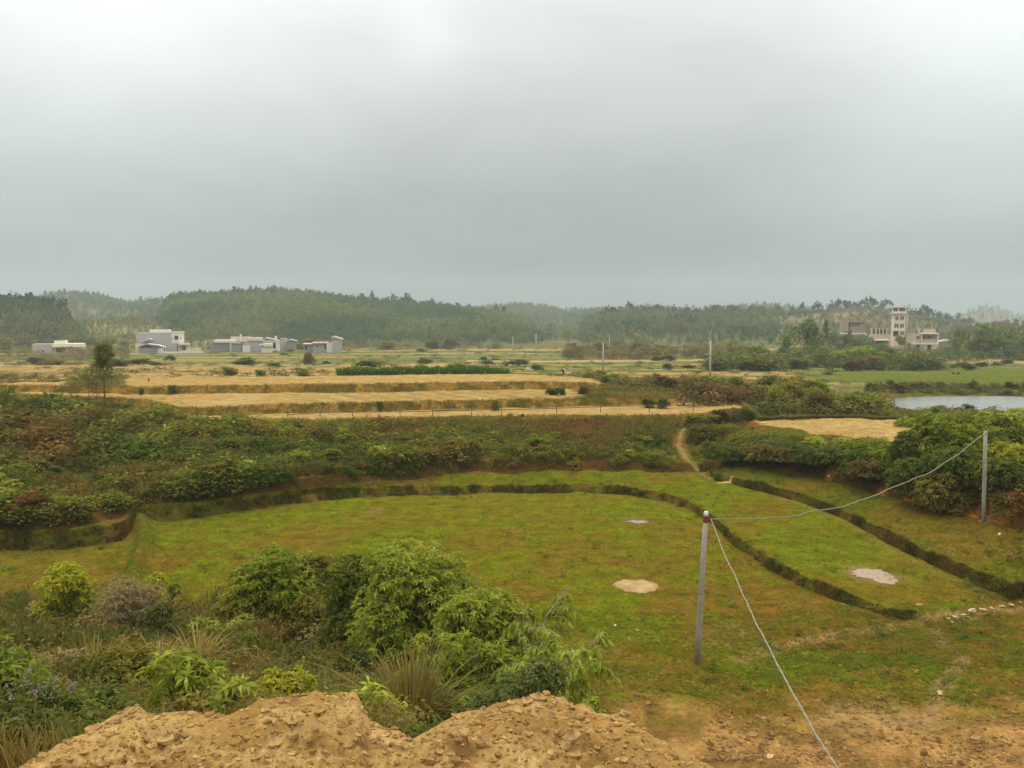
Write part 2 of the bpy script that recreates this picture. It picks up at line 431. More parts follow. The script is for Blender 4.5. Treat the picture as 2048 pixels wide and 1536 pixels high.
def mixc(a, b, t): return a * (1 - t[..., None]) + b * t[..., None]
def ground_colour(x, y, k, px):
    n1 = fbm(x * .35, y * .35, 11, 5, .55); n2 = fbm(x * 1.3, y * 1.3, 12, 4, .6); n3 = fbm(x * .12, y * .12, 13, 3)
    g_bright = lin(106, 120, 28); g_mid = lin(98, 104, 34); g_brown = lin(114, 95, 44); earth = lin(168, 136, 92); dearth = lin(122, 98, 62)
    weed = lin(86, 84, 40); dweed = lin(98, 78, 42); dry = lin(192, 158, 96); pale = lin(205, 176, 122)
    one = np.ones(x.shape + (3,))
    # grassy near fields
    t = smooth(.36, .60, n1 * .55 + n2 * .45)
    grass = mixc(g_bright * one, g_brown * one, t)
    grass = mixc(grass, g_mid * one, smooth(.35, .65, vnoise(x * 4, y * 4, 5)) * .55)
    c = weed * one
    near = mixc(weed * one, dweed * one, smooth(.35, .65, n2))
    right = smooth(1180, 1330, px)
    bare = smooth(.0, 1.0, (21.8 - y + (n1 - .5) * 8 + (n2 - .5) * 4) / 2.4)
    nr = mixc(grass, mixc(dearth * one, earth * one, smooth(.35, .62, n2)), np.clip(bare, 0, 1))
    near = mixc(near, nr, right)
    foot = np.interp(px, [0, 300, 650, 950, 1200], [27.5, 27.2, 25.5, 23.5, 21.5])
    leftblend = smooth(foot - 4, foot + .5, y + (n1 - .5) * 5)
    c = np.where((k <= 3)[..., None], mixc(near, grass, leftblend), c)
    far_green = np.clip((y - 30) / 14, 0, 1)
    gf = mixc(grass, g_bright * one, far_green * .45)
    c = np.where((k == 4)[..., None], mixc(near, gf, leftblend), c)
    bank = mixc(lin(72, 72, 30) * one, lin(98, 78, 46) * one, smooth(.4, .62, n2))
    c = np.where((k == 5)[..., None], bank, c)
    f2 = mixc(lin(102, 114, 32) * one, grass, smooth(.42, .62, n1) * .8)
    c = np.where((k == 6)[..., None], f2, c)
    c = np.where((k == 7)[..., None], bank, c)
    c = np.where((k == 8)[..., None], mixc(lin(98, 108, 34) * one, g_brown * one, smooth(.42, .66, n1) * .7), c)
    scarp = mixc(lin(78, 60, 34) * one, lin(158, 108, 58) * one, smooth(.45, .66, n2) * smooth(1400, 1800, px))
    c = np.where((k == 9)[..., None], scarp, c)
    wb = mixc(lin(82, 84, 38) * one, lin(112, 78, 44) * one, smooth(.42, .62, n1))
    c = np.where((k == 10)[..., None], wb, c)
    dcol = dry * (0.88 + .24 * n2[..., None]); dcol = mixc(dcol, pale * one, smooth(.5, .75, n1) * .6)
    stripe = smooth(.35, .65, .5 + .5 * np.sin((x + .55 * y) * 2 * pi / 2.3 + n2 * 3))
    dcolB = mixc(dcol, lin(150, 128, 72) * one, stripe * .5 * smooth(-24, -14, x) * smooth(14, 2, x))
    wig = (n1 - .5) * 60
    inA = smooth(360, 385, px + wig) * smooth(1500, 1470, px + wig)
    inA = np.maximum(inA, smooth(1508, 1540, px + wig) * smooth(1850, 1815, px + wig))
    inA = np.maximum(inA, smooth(60, 20, px + wig) * .0)
    inB = smooth(10, 60, px + wig) * smooth(1170, 1140, px + wig)
    inB = np.maximum(inB, smooth(1265, 1290, px + wig) * smooth(1385, 1370, px + wig) * 0.0)
    inC = np.maximum(smooth(230, 262, px + wig) * smooth(1225, 1200, px + wig), smooth(160, 120, px + wig) * smooth(-300, -200, px))
    gweed = mixc(lin(104, 108, 48) * one, lin(116, 96, 52) * one, smooth(.4, .6, n1))
    c = np.where((k == 11)[..., None], mixc(gweed, dcol, inA), c)
    ob = mixc(lin(146, 118, 62) * one, lin(98, 88, 44) * one, smooth(.4, .62, n2))
    c = np.where((k == 12)[..., None], ob, c)
    c = np.where((k == 13)[..., None], mixc(gweed, dcolB, inB), c)
    c = np.where((k == 14)[..., None], ob, c)
    c = np.where((k == 15)[..., None], mixc(gweed, dcol, inC), c)
    c = np.where((k == 16)[..., None], gweed * .8, c)
    # valley: strips of paddies, pale or green, with dark bunds
    yy = np.log(np.maximum(y, 1)) * 26 + (fbm(x * .012, y * .01, 21, 3) - .5) * 5
    iy = np.floor(yy); xs = x / (22 + .14 * y) + 13.7 * iy
    ix = np.floor(xs + (vnoise(xs * 0 + iy, xs, 3) - .5))
    r1 = _hash(ix, iy, 5); r2 = _hash(ix, iy, 9)
    leftness = smooth(60, -40, x + .25 * (y - 110)) * smooth(260, 150, y)
    pal = np.where((r1 < .20 + .62 * leftness)[..., None], lin(206, 172, 116) * one, np.where((r1 < .72)[..., None], lin(128, 136, 74) * one, lin(146, 146, 92) * one))
    pal = pal * (.85 + .3 * r2[..., None])
    fy = yy - iy
    edge = np.maximum(smooth(.17, .02, fy), smooth(.10, .02, np.abs((xs - np.floor(xs)) - .5) * 0 + (xs - np.floor(xs)))) * (r2 > .25)
    pal = mixc(pal, lin(72, 86, 38) * one, np.clip(edge, 0, 1) * .95)
    pal = mixc(pal, lin(112, 110, 62) * one, smooth(300, 420, y) * .5)
    greenR = smooth(40, 55, x) * smooth(100, 108, y) * smooth(165, 150, y)
    pal = mixc(pal, lin(118, 132, 56) * (0.85 + .3 * n2[..., None]), greenR * .9)
    c = np.where((k >= 17)[..., None], pal, c)
    fac = np.array([(.86, .74, .52)] * 4 + [(.86, .72, .46), (1.25, 1.25, .66), (.86, .72, .44), (1.25, 1.25, .66), (.86, .72, .46), (1.15, 1.0, .62), (1.15, 1.02, .62), (.64, .63, .60), (.95, .85, .58),
                    (.64, .63, .60), (.95, .85, .58), (.64, .63, .60), (.9, .85, .6)] + [(.58, .53, .45)] * 7)
    c = c * fac[np.clip(k, 0, 23)]
    # trodden paths
    for line, w, col, a in ((TRAIL, .24, lin(168, 138, 88), .75), (TRAIL_FAR, .45, lin(196, 160, 104), .9), (CREST, .3, lin(150, 124, 62), .55),
                            (LOWEDGE, .42, lin(178, 142, 84), .75), (LEFTPATH, .3, lin(150, 112, 58), .8), (FURROW, .3, lin(166, 134, 90), .7)):
        d = seg_dist(x, y, line)
        c = mixc(c, col * .62 * one, a * smooth(w, w * .35, d + (n2 - .5) * w * .9))
    def blob(px0, py0, rx, ry, col, a, zz=0.0):
        bx, by = onz(px0, py0, zz)
        q = np.hypot((x - bx) / rx, (y - by) / ry) + (n2 - .5) * 1.0
        return mixc(c, col * .66 * one, a * smooth(1.1, .6, q))
    c = blob(1275, 1172, .75, .85, lin(192, 160, 112), .95)
    c = blob(750, 1024, .55, .9, lin(140, 112, 66), .7)
    c = blob(1275, 1043, .75, .8, lin(128, 116, 78), .8)
    c = blob(1215, 1305, .5, .6, lin(140, 96, 52), .8)
    c = blob(1450, 1270, 1.5, 1.2, lin(136, 100, 52), .6)
    c = blob(1748, 1152, 1.0, 1.2, lin(160, 128, 86), .8, .2)
    c = blob(575, 1310, .95, 1.7, lin(150, 112, 64), .95, 3.3)
    c = blob(1740, 1420, 1.7, 1.0, lin(176, 138, 88), .7, .2)
    return c

def build_ground():
    k2 = np.broadcast_to(KR[:, None], GY.shape)
    C = ground_colour(GX, GY, k2, PXG)
    nr, nc = GY.shape
    V = np.stack([GX, GY, GZ], -1).reshape(-1, 3)
    idx = np.arange(nr * nc).reshape(nr, nc)
    Q = np.stack([idx[:-1, :-1], idx[:-1, 1:], idx[1:, 1:], idx[1:, :-1]], -1)
    kf = k2[:-1, :-1]; pf = PXG[:-1, :-1]
    inA = ((pf > 372) & (pf < 1486)) | ((pf > 1524) & (pf < 1832))
    zone = np.zeros(kf.shape, int)
    zone[(kf == 4) | (kf == 6) | (kf == 8)] = 1
    zone[(kf == 11) & inA] = 2
    zone[(kf == 13) & (pf > 36) & (pf < 1155)] = 2
    zone[(kf == 15) & (((pf > 246) & (pf < 1212)) | ((pf < 140) & (pf > -250)))] = 2
    zone[(kf == 5) | (kf == 7) | (kf == 9) | (kf == 10) | (kf == 12) | (kf == 14)] = 3
    zone[(kf >= 16)] = 4
    for zid, nm in ((0, 'ground'), (1, 'grass_field'), (2, 'dry_field'), (3, 'bank'), (4, 'valley_field')):
        f = Q[zone == zid].reshape(-1, 4)
        used, inv = np.unique(f, return_inverse=True)
        me = new_mesh(nm, V[used], inv.reshape(-1, 4), C.reshape(-1, 3)[used], True)
        tag(link(nm, me, M['ground']), kind='structure')
build_ground()

# ============================================================ far hills
def m_ridge(pts, Dr, drop):
    p = np.array(pts, float); x, y, z = atD(p[:, 0], p[:, 1], Dr)
    return x / y, z - drop
HILLS = {}
def hill(name, pts, Df, Dr, Db, drop, colA, colB, seed, power=.75):
    u, z = m_ridge(pts, Dr, drop)
    h = dict(u=u, z=z, Df=Df, Dr=Dr, Db=Db, seed=seed, power=power)
    HILLS[name] = h
    us = np.linspace(u[0], u[-1], 260)
    Ds = np.concatenate([np.linspace(Df, Dr, 60), np.linspace(Dr, Db, 24)[1:]])
    X = us[None] * Ds[:, None]; Y = np.broadcast_to(Ds[:, None], X.shape).copy()
    Z = hz(h, X, Y)
    n = fbm(X * .02, Y * .02, seed + 5, 4)
    C = mixc(np.ones(X.shape + (3,)) * colA, np.ones(X.shape + (3,)) * colB, smooth(.4, .62, n))
    nr, nc = X.shape; idx = np.arange(nr * nc).reshape(nr, nc)
    Q = np.stack([idx[:-1, :-1], idx[:-1, 1:], idx[1:, 1:], idx[1:, :-1]], -1).reshape(-1, 4)
    me = new_mesh('hill', np.stack([X, Y, Z], -1).reshape(-1, 3), Q, C.reshape(-1, 3), True)
    tag(link('hill', me, M['hill']), kind='structure')
def hz(h, x, y):
    u = x / np.maximum(y, 1); zr = np.interp(u, h['u'], h['z'])
    s = np.clip((y - h['Df']) / (h['Dr'] - h['Df']), 0, 1); b = np.clip((y - h['Dr']) / (h['Db'] - h['Dr']), 0, 1)
    zf = -2.5
    f = (1 - (1 - s) ** 1.6) ** 1.0 * (1 - h['power']) + s * h['power']
    z = zf + (zr - zf) * f * (1 - .9 * b * b * (3 - 2 * b))
    return z + (fbm(x * .018, y * .018, h['seed'], 4) - .5) * 7 * np.minimum(s * 2, 1) * (1 - .6 * smooth(.75, 1., s))
gA, gB = lin(92, 96, 58), lin(118, 104, 74)
hill('main', [(296, 690), (318, 628), (332, 596), (345, 585), (420, 582), (480, 577), (540, 573), (620, 578), (700, 587), (800, 598), (900, 606), (1000, 620), (1060, 640), (1105, 664), (1150, 690)], 395, 600, 760, 7, gA, gB, 101)
hill('leftback', [(-500, 590), (0, 598), (60, 590), (100, 581), (150, 577), (200, 584), (255, 597), (290, 592), (340, 587), (420, 596), (600, 640)], 600, 900, 1150, 9, gA, gB, 102)
hill('leftnear', [(-600, 570), (-200, 585), (0, 592), (40, 590), (90, 602), (130, 618), (150, 640), (175, 668), (210, 692)], 330, 420, 520, 8, gA, gB, 103)
hill('leftslope', [(20, 690), (60, 672), (120, 640), (200, 633), (280, 632), (340, 640), (420, 655), (500, 680)], 350, 500, 600, 2, lin(112, 112, 68), lin(136, 120, 82), 104)
hill('gapfoot', [(880, 690), (960, 656), (1060, 650), (1130, 656), (1200, 652), (1300, 690)], 430, 580, 680, 3, gA, gB, 115)
hill('gap', [(900, 630), (960, 609), (1000, 603), (1040, 600), (1090, 607), (1130, 614), (1200, 612), (1250, 620), (1330, 640)], 700, 1050, 1300, 8, gA, gB, 105)
hill('right', [(1120, 690), (1150, 660), (1165, 640), (1200, 622), (1260, 612), (1320, 609), (1400, 613), (1480, 612), (1560, 613), (1640, 607), (1700, 602), (1760, 603), (1800, 614), (1850, 616), (1900, 626), (1960, 638), (2048, 645), (2500, 640)], 360, 600, 800, 6, lin(98, 100, 62), lin(122, 108, 76), 106, .95)
hill('rightback', [(1200, 640), (1250, 612), (1285, 604), (1330, 608), (1420, 618), (1480, 606), (1530, 600), (1580, 606), (1680, 625), (1760, 640)], 700, 1000, 1200, 8, gA, gB, 107)
hill('farright', [(1860, 650), (1910, 630), (1945, 617), (1970, 612), (1995, 613), (2025, 626), (2060, 632), (2200, 615), (2500, 630)], 1150, 1550, 1800, 4, gA, gB, 108)
hill('rightnear', [(1880, 690), (1930, 652), (1980, 645), (2048, 642), (2300, 636), (2700, 630)], 320, 450, 560, 3, lin(116, 112, 66), lin(140, 116, 78), 109)

# ============================================================ vegetation shapes
def norm(v): return v / (np.linalg.norm(v, axis=-1, keepdims=True) + 1e-9)
def leaf_quads(P, Dr, Lg, Wd, r, droop=.25):
    """folded leaves at P pointing along Dr"""
    n = len(P); up = np.tile((0., 0, 1), (n, 1)) + r.normal(0, .35, (n, 3))
    side = norm(np.cross(Dr, up)); nrm = norm(np.cross(side, Dr))
    Lg = np.broadcast_to(Lg, n)[:, None]; Wd = np.broadcast_to(Wd, n)[:, None]
    mid = P + Dr * Lg * .5
    a = P; b = mid + side * Wd * .5 + nrm * Wd * .12; c = P + Dr * Lg - nrm * Lg * droop; d = mid - side * Wd * .5 + nrm * Wd * .12
    V = np.stack([a, b, c, d], 1).reshape(-1, 3)
    return V, np.arange(4 * n).reshape(n, 4)

def tube(pts, rad, sides=6, cap=True):
    """tapered tube along a polyline"""
    pts = np.array(pts, float); n = len(pts); rad = np.broadcast_to(rad, n)
    T = np.gradient(pts, axis=0) if n > 2 else np.tile(pts[-1] - pts[0], (n, 1)); T = norm(T)
    ref = np.array((1., 0, 0)) if abs(T[:, 0]).mean() < .8 else np.array((0., 0, 1))
    A = norm(np.cross(T, ref)); B = np.cross(T, A)
    an = np.arange(sides) * 2 * pi / sides
    V = pts[:, None] + (A[:, None] * np.cos(an)[None, :, None] + B[:, None] * np.sin(an)[None, :, None]) * rad[:, None, None]
    idx = np.arange(n * sides).reshape(n, sides); nx = np.roll(idx, -1, 1)
    Q = np.stack([idx[:-1], nx[:-1], nx[1:], idx[1:]], -1).reshape(-1, 4)
    V = V.reshape(-1, 3)
    if cap:
        V = np.vstack([V, pts[:1], pts[-1:]]); c0, c1 = n * sides, n * sides + 1
        e = np.array([[c0, nx[0, i], idx[0, i], idx[0, i]] for i in range(sides)] + [[c1, idx[-1, i], nx[-1, i], nx[-1, i]] for i in range(sides)])
        return V, Q, e[:, :3]
    return V, Q, np.zeros((0, 3), int)
class MB:
    """collects pieces of one mesh"""
    def __init__(s): s.V = []; s.Q = []; s.T = []; s.C = []; s.n = 0
    def add(s, V, Q=None, T=None, col=(.5, .5, .5)):
        V = np.asarray(V, float)
        if Q is not None and len(Q): s.Q.append(np.asarray(Q) + s.n)
        if T is not None and len(T): s.T.append(np.asarray(T) + s.n)
        s.V.append(V); s.C.append(np.broadcast_to(np.asarray(col, float), (len(V), 3))); s.n += len(V)
    def tube(s, pts, rad, sides=6, col=(.5, .5, .5)):
        V, Q, T = tube(pts, rad, sides); s.add(V, Q, T, col)
    def box(s, x0, y0, z0, x1, y1, z1, col=(.5, .5, .5)):
        V = np.array([(x, y, z) for z in (z0, z1) for y in (y0, y1) for x in (x0, x1)], float)
        Q = [(0, 2, 3, 1), (4, 5, 7, 6), (0, 1, 5, 4), (2, 6, 7, 3), (0, 4, 6, 2), (1, 3, 7, 5)]
        s.add(V, Q, None, col)
    def mesh(s, name, sm=False):
        fs = []
        if s.Q: fs.append(np.vstack(s.Q))
        if s.T: fs.append(np.vstack(s.T))
        return new_mesh(name, np.vstack(s.V), fs, np.vstack(s.C), sm)
    def obj(s, name, m, parent=None, loc=(0, 0, 0), sm=False): return link(name, s.mesh(name, sm), m, parent, loc)

PAL = {
    'green':  (lin(92, 110, 40), lin(128, 138, 58)),
    'light':  (lin(118, 136, 54), lin(156, 164, 84)),
    'yellow': (lin(132, 142, 44), lin(168, 170, 70)),
    'dark':   (lin(66, 80, 36), lin(104, 114, 54)),
    'blue':   (lin(76, 90, 56), lin(108, 118, 76)),
    'olive':  (lin(96, 98, 44), lin(130, 124, 62)),
    'brown':  (lin(88, 78, 48), lin(114, 102, 64)),
    'red':    (lin(88, 64, 44), lin(116, 86, 58)),
    'dry':    (lin(112, 100, 64), lin(138, 122, 82)),
    'grey':   (lin(122, 112, 88), lin(156, 144, 118)),
}
def lobes(r, n, H, R, flat=.8):
    z = r.uniform(.12, .76, n) * H; a = r.uniform(0, 6.28, n); q = R * .72 * np.sqrt(r.uniform(0, 1, n)) * (1.05 - .65 * (z / H) ** 1.5)
    return np.stack([q * np.cos(a), q * np.sin(a), z], 1), r.uniform(.26, .46, n) * R
_cache = {}
def bush(form, pal, var):
    """returns (foliage mesh, stem mesh); unit size: height 1, radius about .5"""
    key = (form, pal, var)
    if key in _cache: return _cache[key]
    r = np.random.default_rng(abs(hash((form, var))) % 9999 if False else (sum(map(ord, form)) * 31 + var * 977 + 5))
    cA, cB = PAL[pal]
    spec = {'near': (340, 11, .085, .034), 'star': (260, 9, .13, .036), 'small': (420, 11, .052, .022), 'mid': (150, 10, .14, .062), 'far': (60, 8, .25, .13), 'twig': (150, 7, .09, .028)}[form]
    ncl, nl, Lf, Wf = spec
    H, R = 1.0, .5
    nlob = {'near': 9, 'star': 7, 'small': 8, 'mid': 11, 'far': 9, 'twig': 9}[form]
    lc, lr = lobes(r, nlob, H, R)
    li = r.integers(0, nlob, ncl)
    d = norm(r.normal(0, 1, (ncl, 3)) + (0, 0, .35))
    cp = lc[li] + d * (lr[li] * r.uniform(.55, 1.05, ncl))[:, None]
    cp[:, 2] = np.clip(cp[:, 2], .04, None)
    P = np.repeat(cp, nl, 0) + r.normal(0, Lf * .30, (ncl * nl, 3))
    out = norm(np.repeat(d, nl, 0) * .55 + norm(r.normal(0, 1, (ncl * nl, 3))) * .9 + (0, 0, .18))
    if form in ('near', 'star'): out[:, 2] *= .55; out = norm(out)
    V, Q = leaf_quads(P, out, Lf * r.uniform(.6, 1.2, len(P)), Wf * r.uniform(.7, 1.2, len(P)), r)
    tc = np.clip(np.repeat(r.uniform(0, 1, ncl), nl) * .7 + r.uniform(0, 1, len(P)) * .45 - .05, 0, 1)
    C = cA * (1 - tc[:, None]) + cB * tc[:, None]; C = C * r.uniform(.8, 1.2, (len(P), 1))
    if form == 'twig': C = np.where(r.random((len(P), 1)) < .35, PAL['grey'][1] * np.ones((len(P), 3)), C)
    fm = new_mesh('foliage', V, Q, np.repeat(C, 4, 0))
    fm.materials.append(M['leaf'])
    sb = MB()
    for i in range(nlob):
        e = lc[i]; b = np.array((r.normal(0, .05), r.normal(0, .05), -.12)); mid = b * .4 + e * .6 + r.normal(0, .05, 3); mid[2] = max(mid[2], .1)
        sb.tube([b, (b + mid) / 2 + r.normal(0, .02, 3), mid, e], [.016, .013, .009, .005], 5)
    if form == 'twig':
        for i in range(60):
            e = cp[r.integers(ncl)] + r.normal(0, .05, 3); b = lc[r.integers(nlob)] * .6; b[2] *= .5
            sb.tube([b, (b + e) / 2 + r.normal(0, .03, 3), e], [.008, .006, .003], 3)
    sm = sb.mesh('stem'); sm.materials.append(M['palebark'] if form == 'twig' else M['bark'])
    if form == 'far':                                        # too small to show stems apart: one mesh
        _cache[key] = (fm, None)
    else:
        _cache[key] = (fm, sm)
    return _cache[key]
def plant(form, pal, var, x, y, z, h, w, label, group=None, name='shrub', cat='shrub', rz=None, lean=0.0):
    rz = random.uniform(0, 6.28) if rz is None else rz
    fm, sm = bush(form, pal, var)
    if sm is None or form == 'mid':
        o = link(name, fm, None, None, (x, y, z - .03)); root = o
        if sm is not None:
            link('stem', sm, None, root)
    else:
        root = empty(name, (x, y, z - .03))
        link('foliage', fm, None, root); link('stem', sm, None, root)
    root.rotation_euler = (0, lean, rz); root.scale = (w, w, h)
    return tag(root, label, cat, group)
def big_bush(form, pal, seed, x, y, z, h, w, label, group, coarse=1.0):
    """a bush at real size: lobes of leaf rosettes on branching stems"""
    r = np.random.default_rng(seed); cA, cB = PAL[pal]
    Lf, Wf, nl = {'near': (.125, .05, 9), 'star': (.14, .042, 8), 'small': (.075, .034, 10), 'twig': (.07, .024, 6)}[form]; Lf *= coarse; Wf *= coarse
    vol = h * w * w
    nlob = int(np.clip(6 + vol * 3.2, 8, 34)); R = w / 2
    zz = h * r.uniform(.10, .9, nlob) ** .8; prof = np.sqrt(np.clip(1 - ((zz / h - .45) / .62) ** 2, .05, 1))
    a = r.uniform(0, 6.28, nlob); q = R * .78 * np.sqrt(r.uniform(.05, 1, nlob)) * prof
    lc = np.stack([q * np.cos(a), q * np.sin(a), zz], 1); lr = np.minimum(r.uniform(.15, .36, nlob) * w, .6); lr *= np.interp(zz / h, [.5, 1], [1, .75])
    lc[:, 2] = np.minimum(lc[:, 2], h - lr * .8)
    V_, Q_, C_ = [], [], []; n0 = 0
    for i in range(nlob):
        ncl = int(np.clip(4 * pi * lr[i] ** 2 / (Lf * Lf * (2.3 if form != 'twig' else 5)), 9, 110))
        d = norm(r.normal(0, 1, (ncl, 3)) + (0, 0, .3)); cp = lc[i] + d * (lr[i] * r.uniform(.5, 1.12, ncl))[:, None]; cp[:, 2] = np.maximum(cp[:, 2], .03)
        # rosettes: leaves spread around a drooping twig end
        ax = norm(d * .6 + norm(r.normal(0, 1, (ncl, 3))) * .35 + (0, 0, .45))
        s1 = norm(np.cross(ax, r.normal(0, 1, (ncl, 3)))); s2 = np.cross(ax, s1)
        an = (np.arange(nl) * 2 * pi / nl)[None] + r.uniform(0, 6.28, (ncl, 1)) + r.normal(0, .25, (ncl, nl))
        dirs = s1[:, None] * np.cos(an)[..., None] + s2[:, None] * np.sin(an)[..., None] + ax[:, None] * r.uniform(.0, .55, (ncl, nl))[..., None]
        dirs = norm(dirs.reshape(-1, 3)); P = np.repeat(cp, nl, 0) + r.normal(0, Lf * .12, (ncl * nl, 3))
        V, Q = leaf_quads(P, dirs, Lf * r.uniform(.6, 1.25, len(P)), Wf * r.uniform(.75, 1.25, len(P)), r)
        t = np.clip(np.repeat(r.uniform(0, 1, ncl), nl) * .75 + r.uniform(-.15, .35, len(P)) + r.normal(0, .12), 0, 1)[:, None]
        C = (cA * (1 - t) + cB * t) * r.uniform(.78, 1.22, (len(P), 1))
        if form == 'twig': C = np.where(r.random((len(P), 1)) < .4, PAL['grey'][1] * r.uniform(.8, 1.2, (len(P), 1)), C)
        V_.append(V); Q_.append(Q + n0); C_.append(np.repeat(C, 4, 0)); n0 += len(V)
    root = empty('bush', (x, y, z - .05), r.uniform(0, 6.28))
    link('foliage', new_mesh('foliage', np.vstack(V_), np.vstack(Q_), np.vstack(C_)), M['leaf'], root)
    sb = MB()
    for i in range(nlob):
        e = lc[i]; b = np.array((r.normal(0, .06), r.normal(0, .06), -.1)); m_ = e * .5 + (r.normal(0, .06), r.normal(0, .06), e[2] * .12)
        sb.tube([b, (b + m_) / 2 + r.normal(0, .03, 3), m_, e + r.normal(0, .05, 3)], [.03, .022, .015, .006], 5)
        for j in range(5 if form != 'twig' else 14):
            f = norm(r.normal(0, 1, 3)) * lr[i] * 1.05; sb.tube([e * .85, e + f * .5 + r.normal(0, .03, 3), e + f], [.010, .007, .003], 4)
    sb.obj('stem', M['palebark'] if form == 'twig' else M['bark'], root)
    return tag(root, label, 'bush', group)
def plant_px(form, pal, var, px, pytop, D, wpx, label, group=None, name='shrub', cat='shrub', sink=0.0):
    x, y, z = on(px, D); x = float(atD(px, pytop, D)[0]); z = float(gz(x, D)); top = float(atD(px, pytop, D)[2])
    h = max(top - z, .25); w = wpx * D / F
    return plant(form, pal, var, x, D, z - sink, h * 1.02, w, label, group, name, cat)

# ------------------------------------------------------------ scattered ground cover (nobody could count it)
def scatter(name, templates, P, S, rz, C, material, label=None, tilt=None):
    """templates: list of (V, Q) small pieces; one merged mesh"""
    Vs, Qs, Cs = [], [], []; n0 = 0
    ti = rng.integers(0, len(templates), len(P))
    for t, (tv, tq, tcv) in enumerate(templates):
        s = ti == t; m = int(s.sum())
        if not m: continue
        ca, sa = np.cos(rz[s]), np.sin(rz[s]); sc_ = S[s]
        if sc_.ndim == 1: sc_ = np.stack([sc_, sc_, sc_], 1)
        X = tv[None] * sc_[:, None, :]
        W = np.stack([X[..., 0] * ca[:, None] - X[..., 1] * sa[:, None], X[..., 0] * sa[:, None] + X[..., 1] * ca[:, None], X[..., 2]], -1) + P[s][:, None]
        Vs.append(W.reshape(-1, 3)); Qs.append((tq[None] + (np.arange(m) * len(tv))[:, None, None]).reshape(-1, tq.shape[1]) + n0); n0 += m * len(tv)
        Cs.append((C[s][:, None] * tcv[None]).reshape(-1, 3))
    me = new_mesh(name, np.vstack(Vs), Qs, np.vstack(Cs))
    o = link(name, me, material); tag(o, label, None, None, 'stuff')
    return o
def tuft(seed, nb, w, spread, seg=2):
    r = np.random.default_rng(seed); V = []; Q = []; C = []; n = 0
    for i in range(nb):
        a = r.uniform(0, 2 * pi); b0 = r.normal(0, spread * .3, 2); out = np.array((cos(a), sin(a))) * spread * r.uniform(.3, 1.2); h = r.uniform(.6, 1.0)
        sd = np.array((-sin(a), cos(a))) * w * .5
        for j in range(seg + 1):
            t = j / seg; c = b0 + out * t * t; ww = (1 - t * .9)
            V += [(*(c - sd * ww), h * (t - .15 * t * t)), (*(c + sd * ww), h * (t - .15 * t * t))]; C += [1.0] * 2
        for j in range(seg): Q.append((n + 2 * j, n + 2 * j + 1, n + 2 * j + 3, n + 2 * j + 2))
        n += 2 * (seg + 1)
        C[-2 * (seg + 1):] = [r.uniform(.75, 1.25)] * (2 * (seg + 1))
    return np.array(V, float), np.array(Q), np.array(C)[:, None] * np.ones((1, 3))
def leafy(seed, n, Lf, Wf):
    r = np.random.default_rng(seed); P = np.stack([r.normal(0, .22, n), r.normal(0, .22, n), r.uniform(.15, .95, n)], 1)
    V, Q = leaf_quads(P, norm(r.normal(0, 1, (n, 3)) * (1, 1, .5) + (0, 0, .15)), Lf * r.uniform(.6, 1.3, n), Wf * r.uniform(.7, 1.2, n), r)
    c = np.repeat(r.uniform(.7, 1.3, n), 4)
    return V, Q, c[:, None] * np.ones((1, 3))
BLADES = [tuft(i, 5, .07, .45) for i in range(5)]
TALL = [tuft(20 + i, 9, .045, .40, 3) for i in range(5)]
WEEDS = [leafy(40 + i, 16, .30, .13) for i in range(5)]
def pick_zone(k0, t0, t1, n, pxlo, pxhi):
    """random points between two profile curves"""
    px = rng.uniform(pxlo, pxhi, n); u = (px - 1024) / F
    d0 = np.interp(u, U, CD[k0]); d1 = np.interp(u, U, CD[k0 + 1])
    y = d0 + (d1 - d0) * rng.uniform(t0, t1, n); x = u * y
    return x, y, px
def colmix(a, b, t): return a[None] * (1 - t[:, None]) + b[None] * t[:, None]

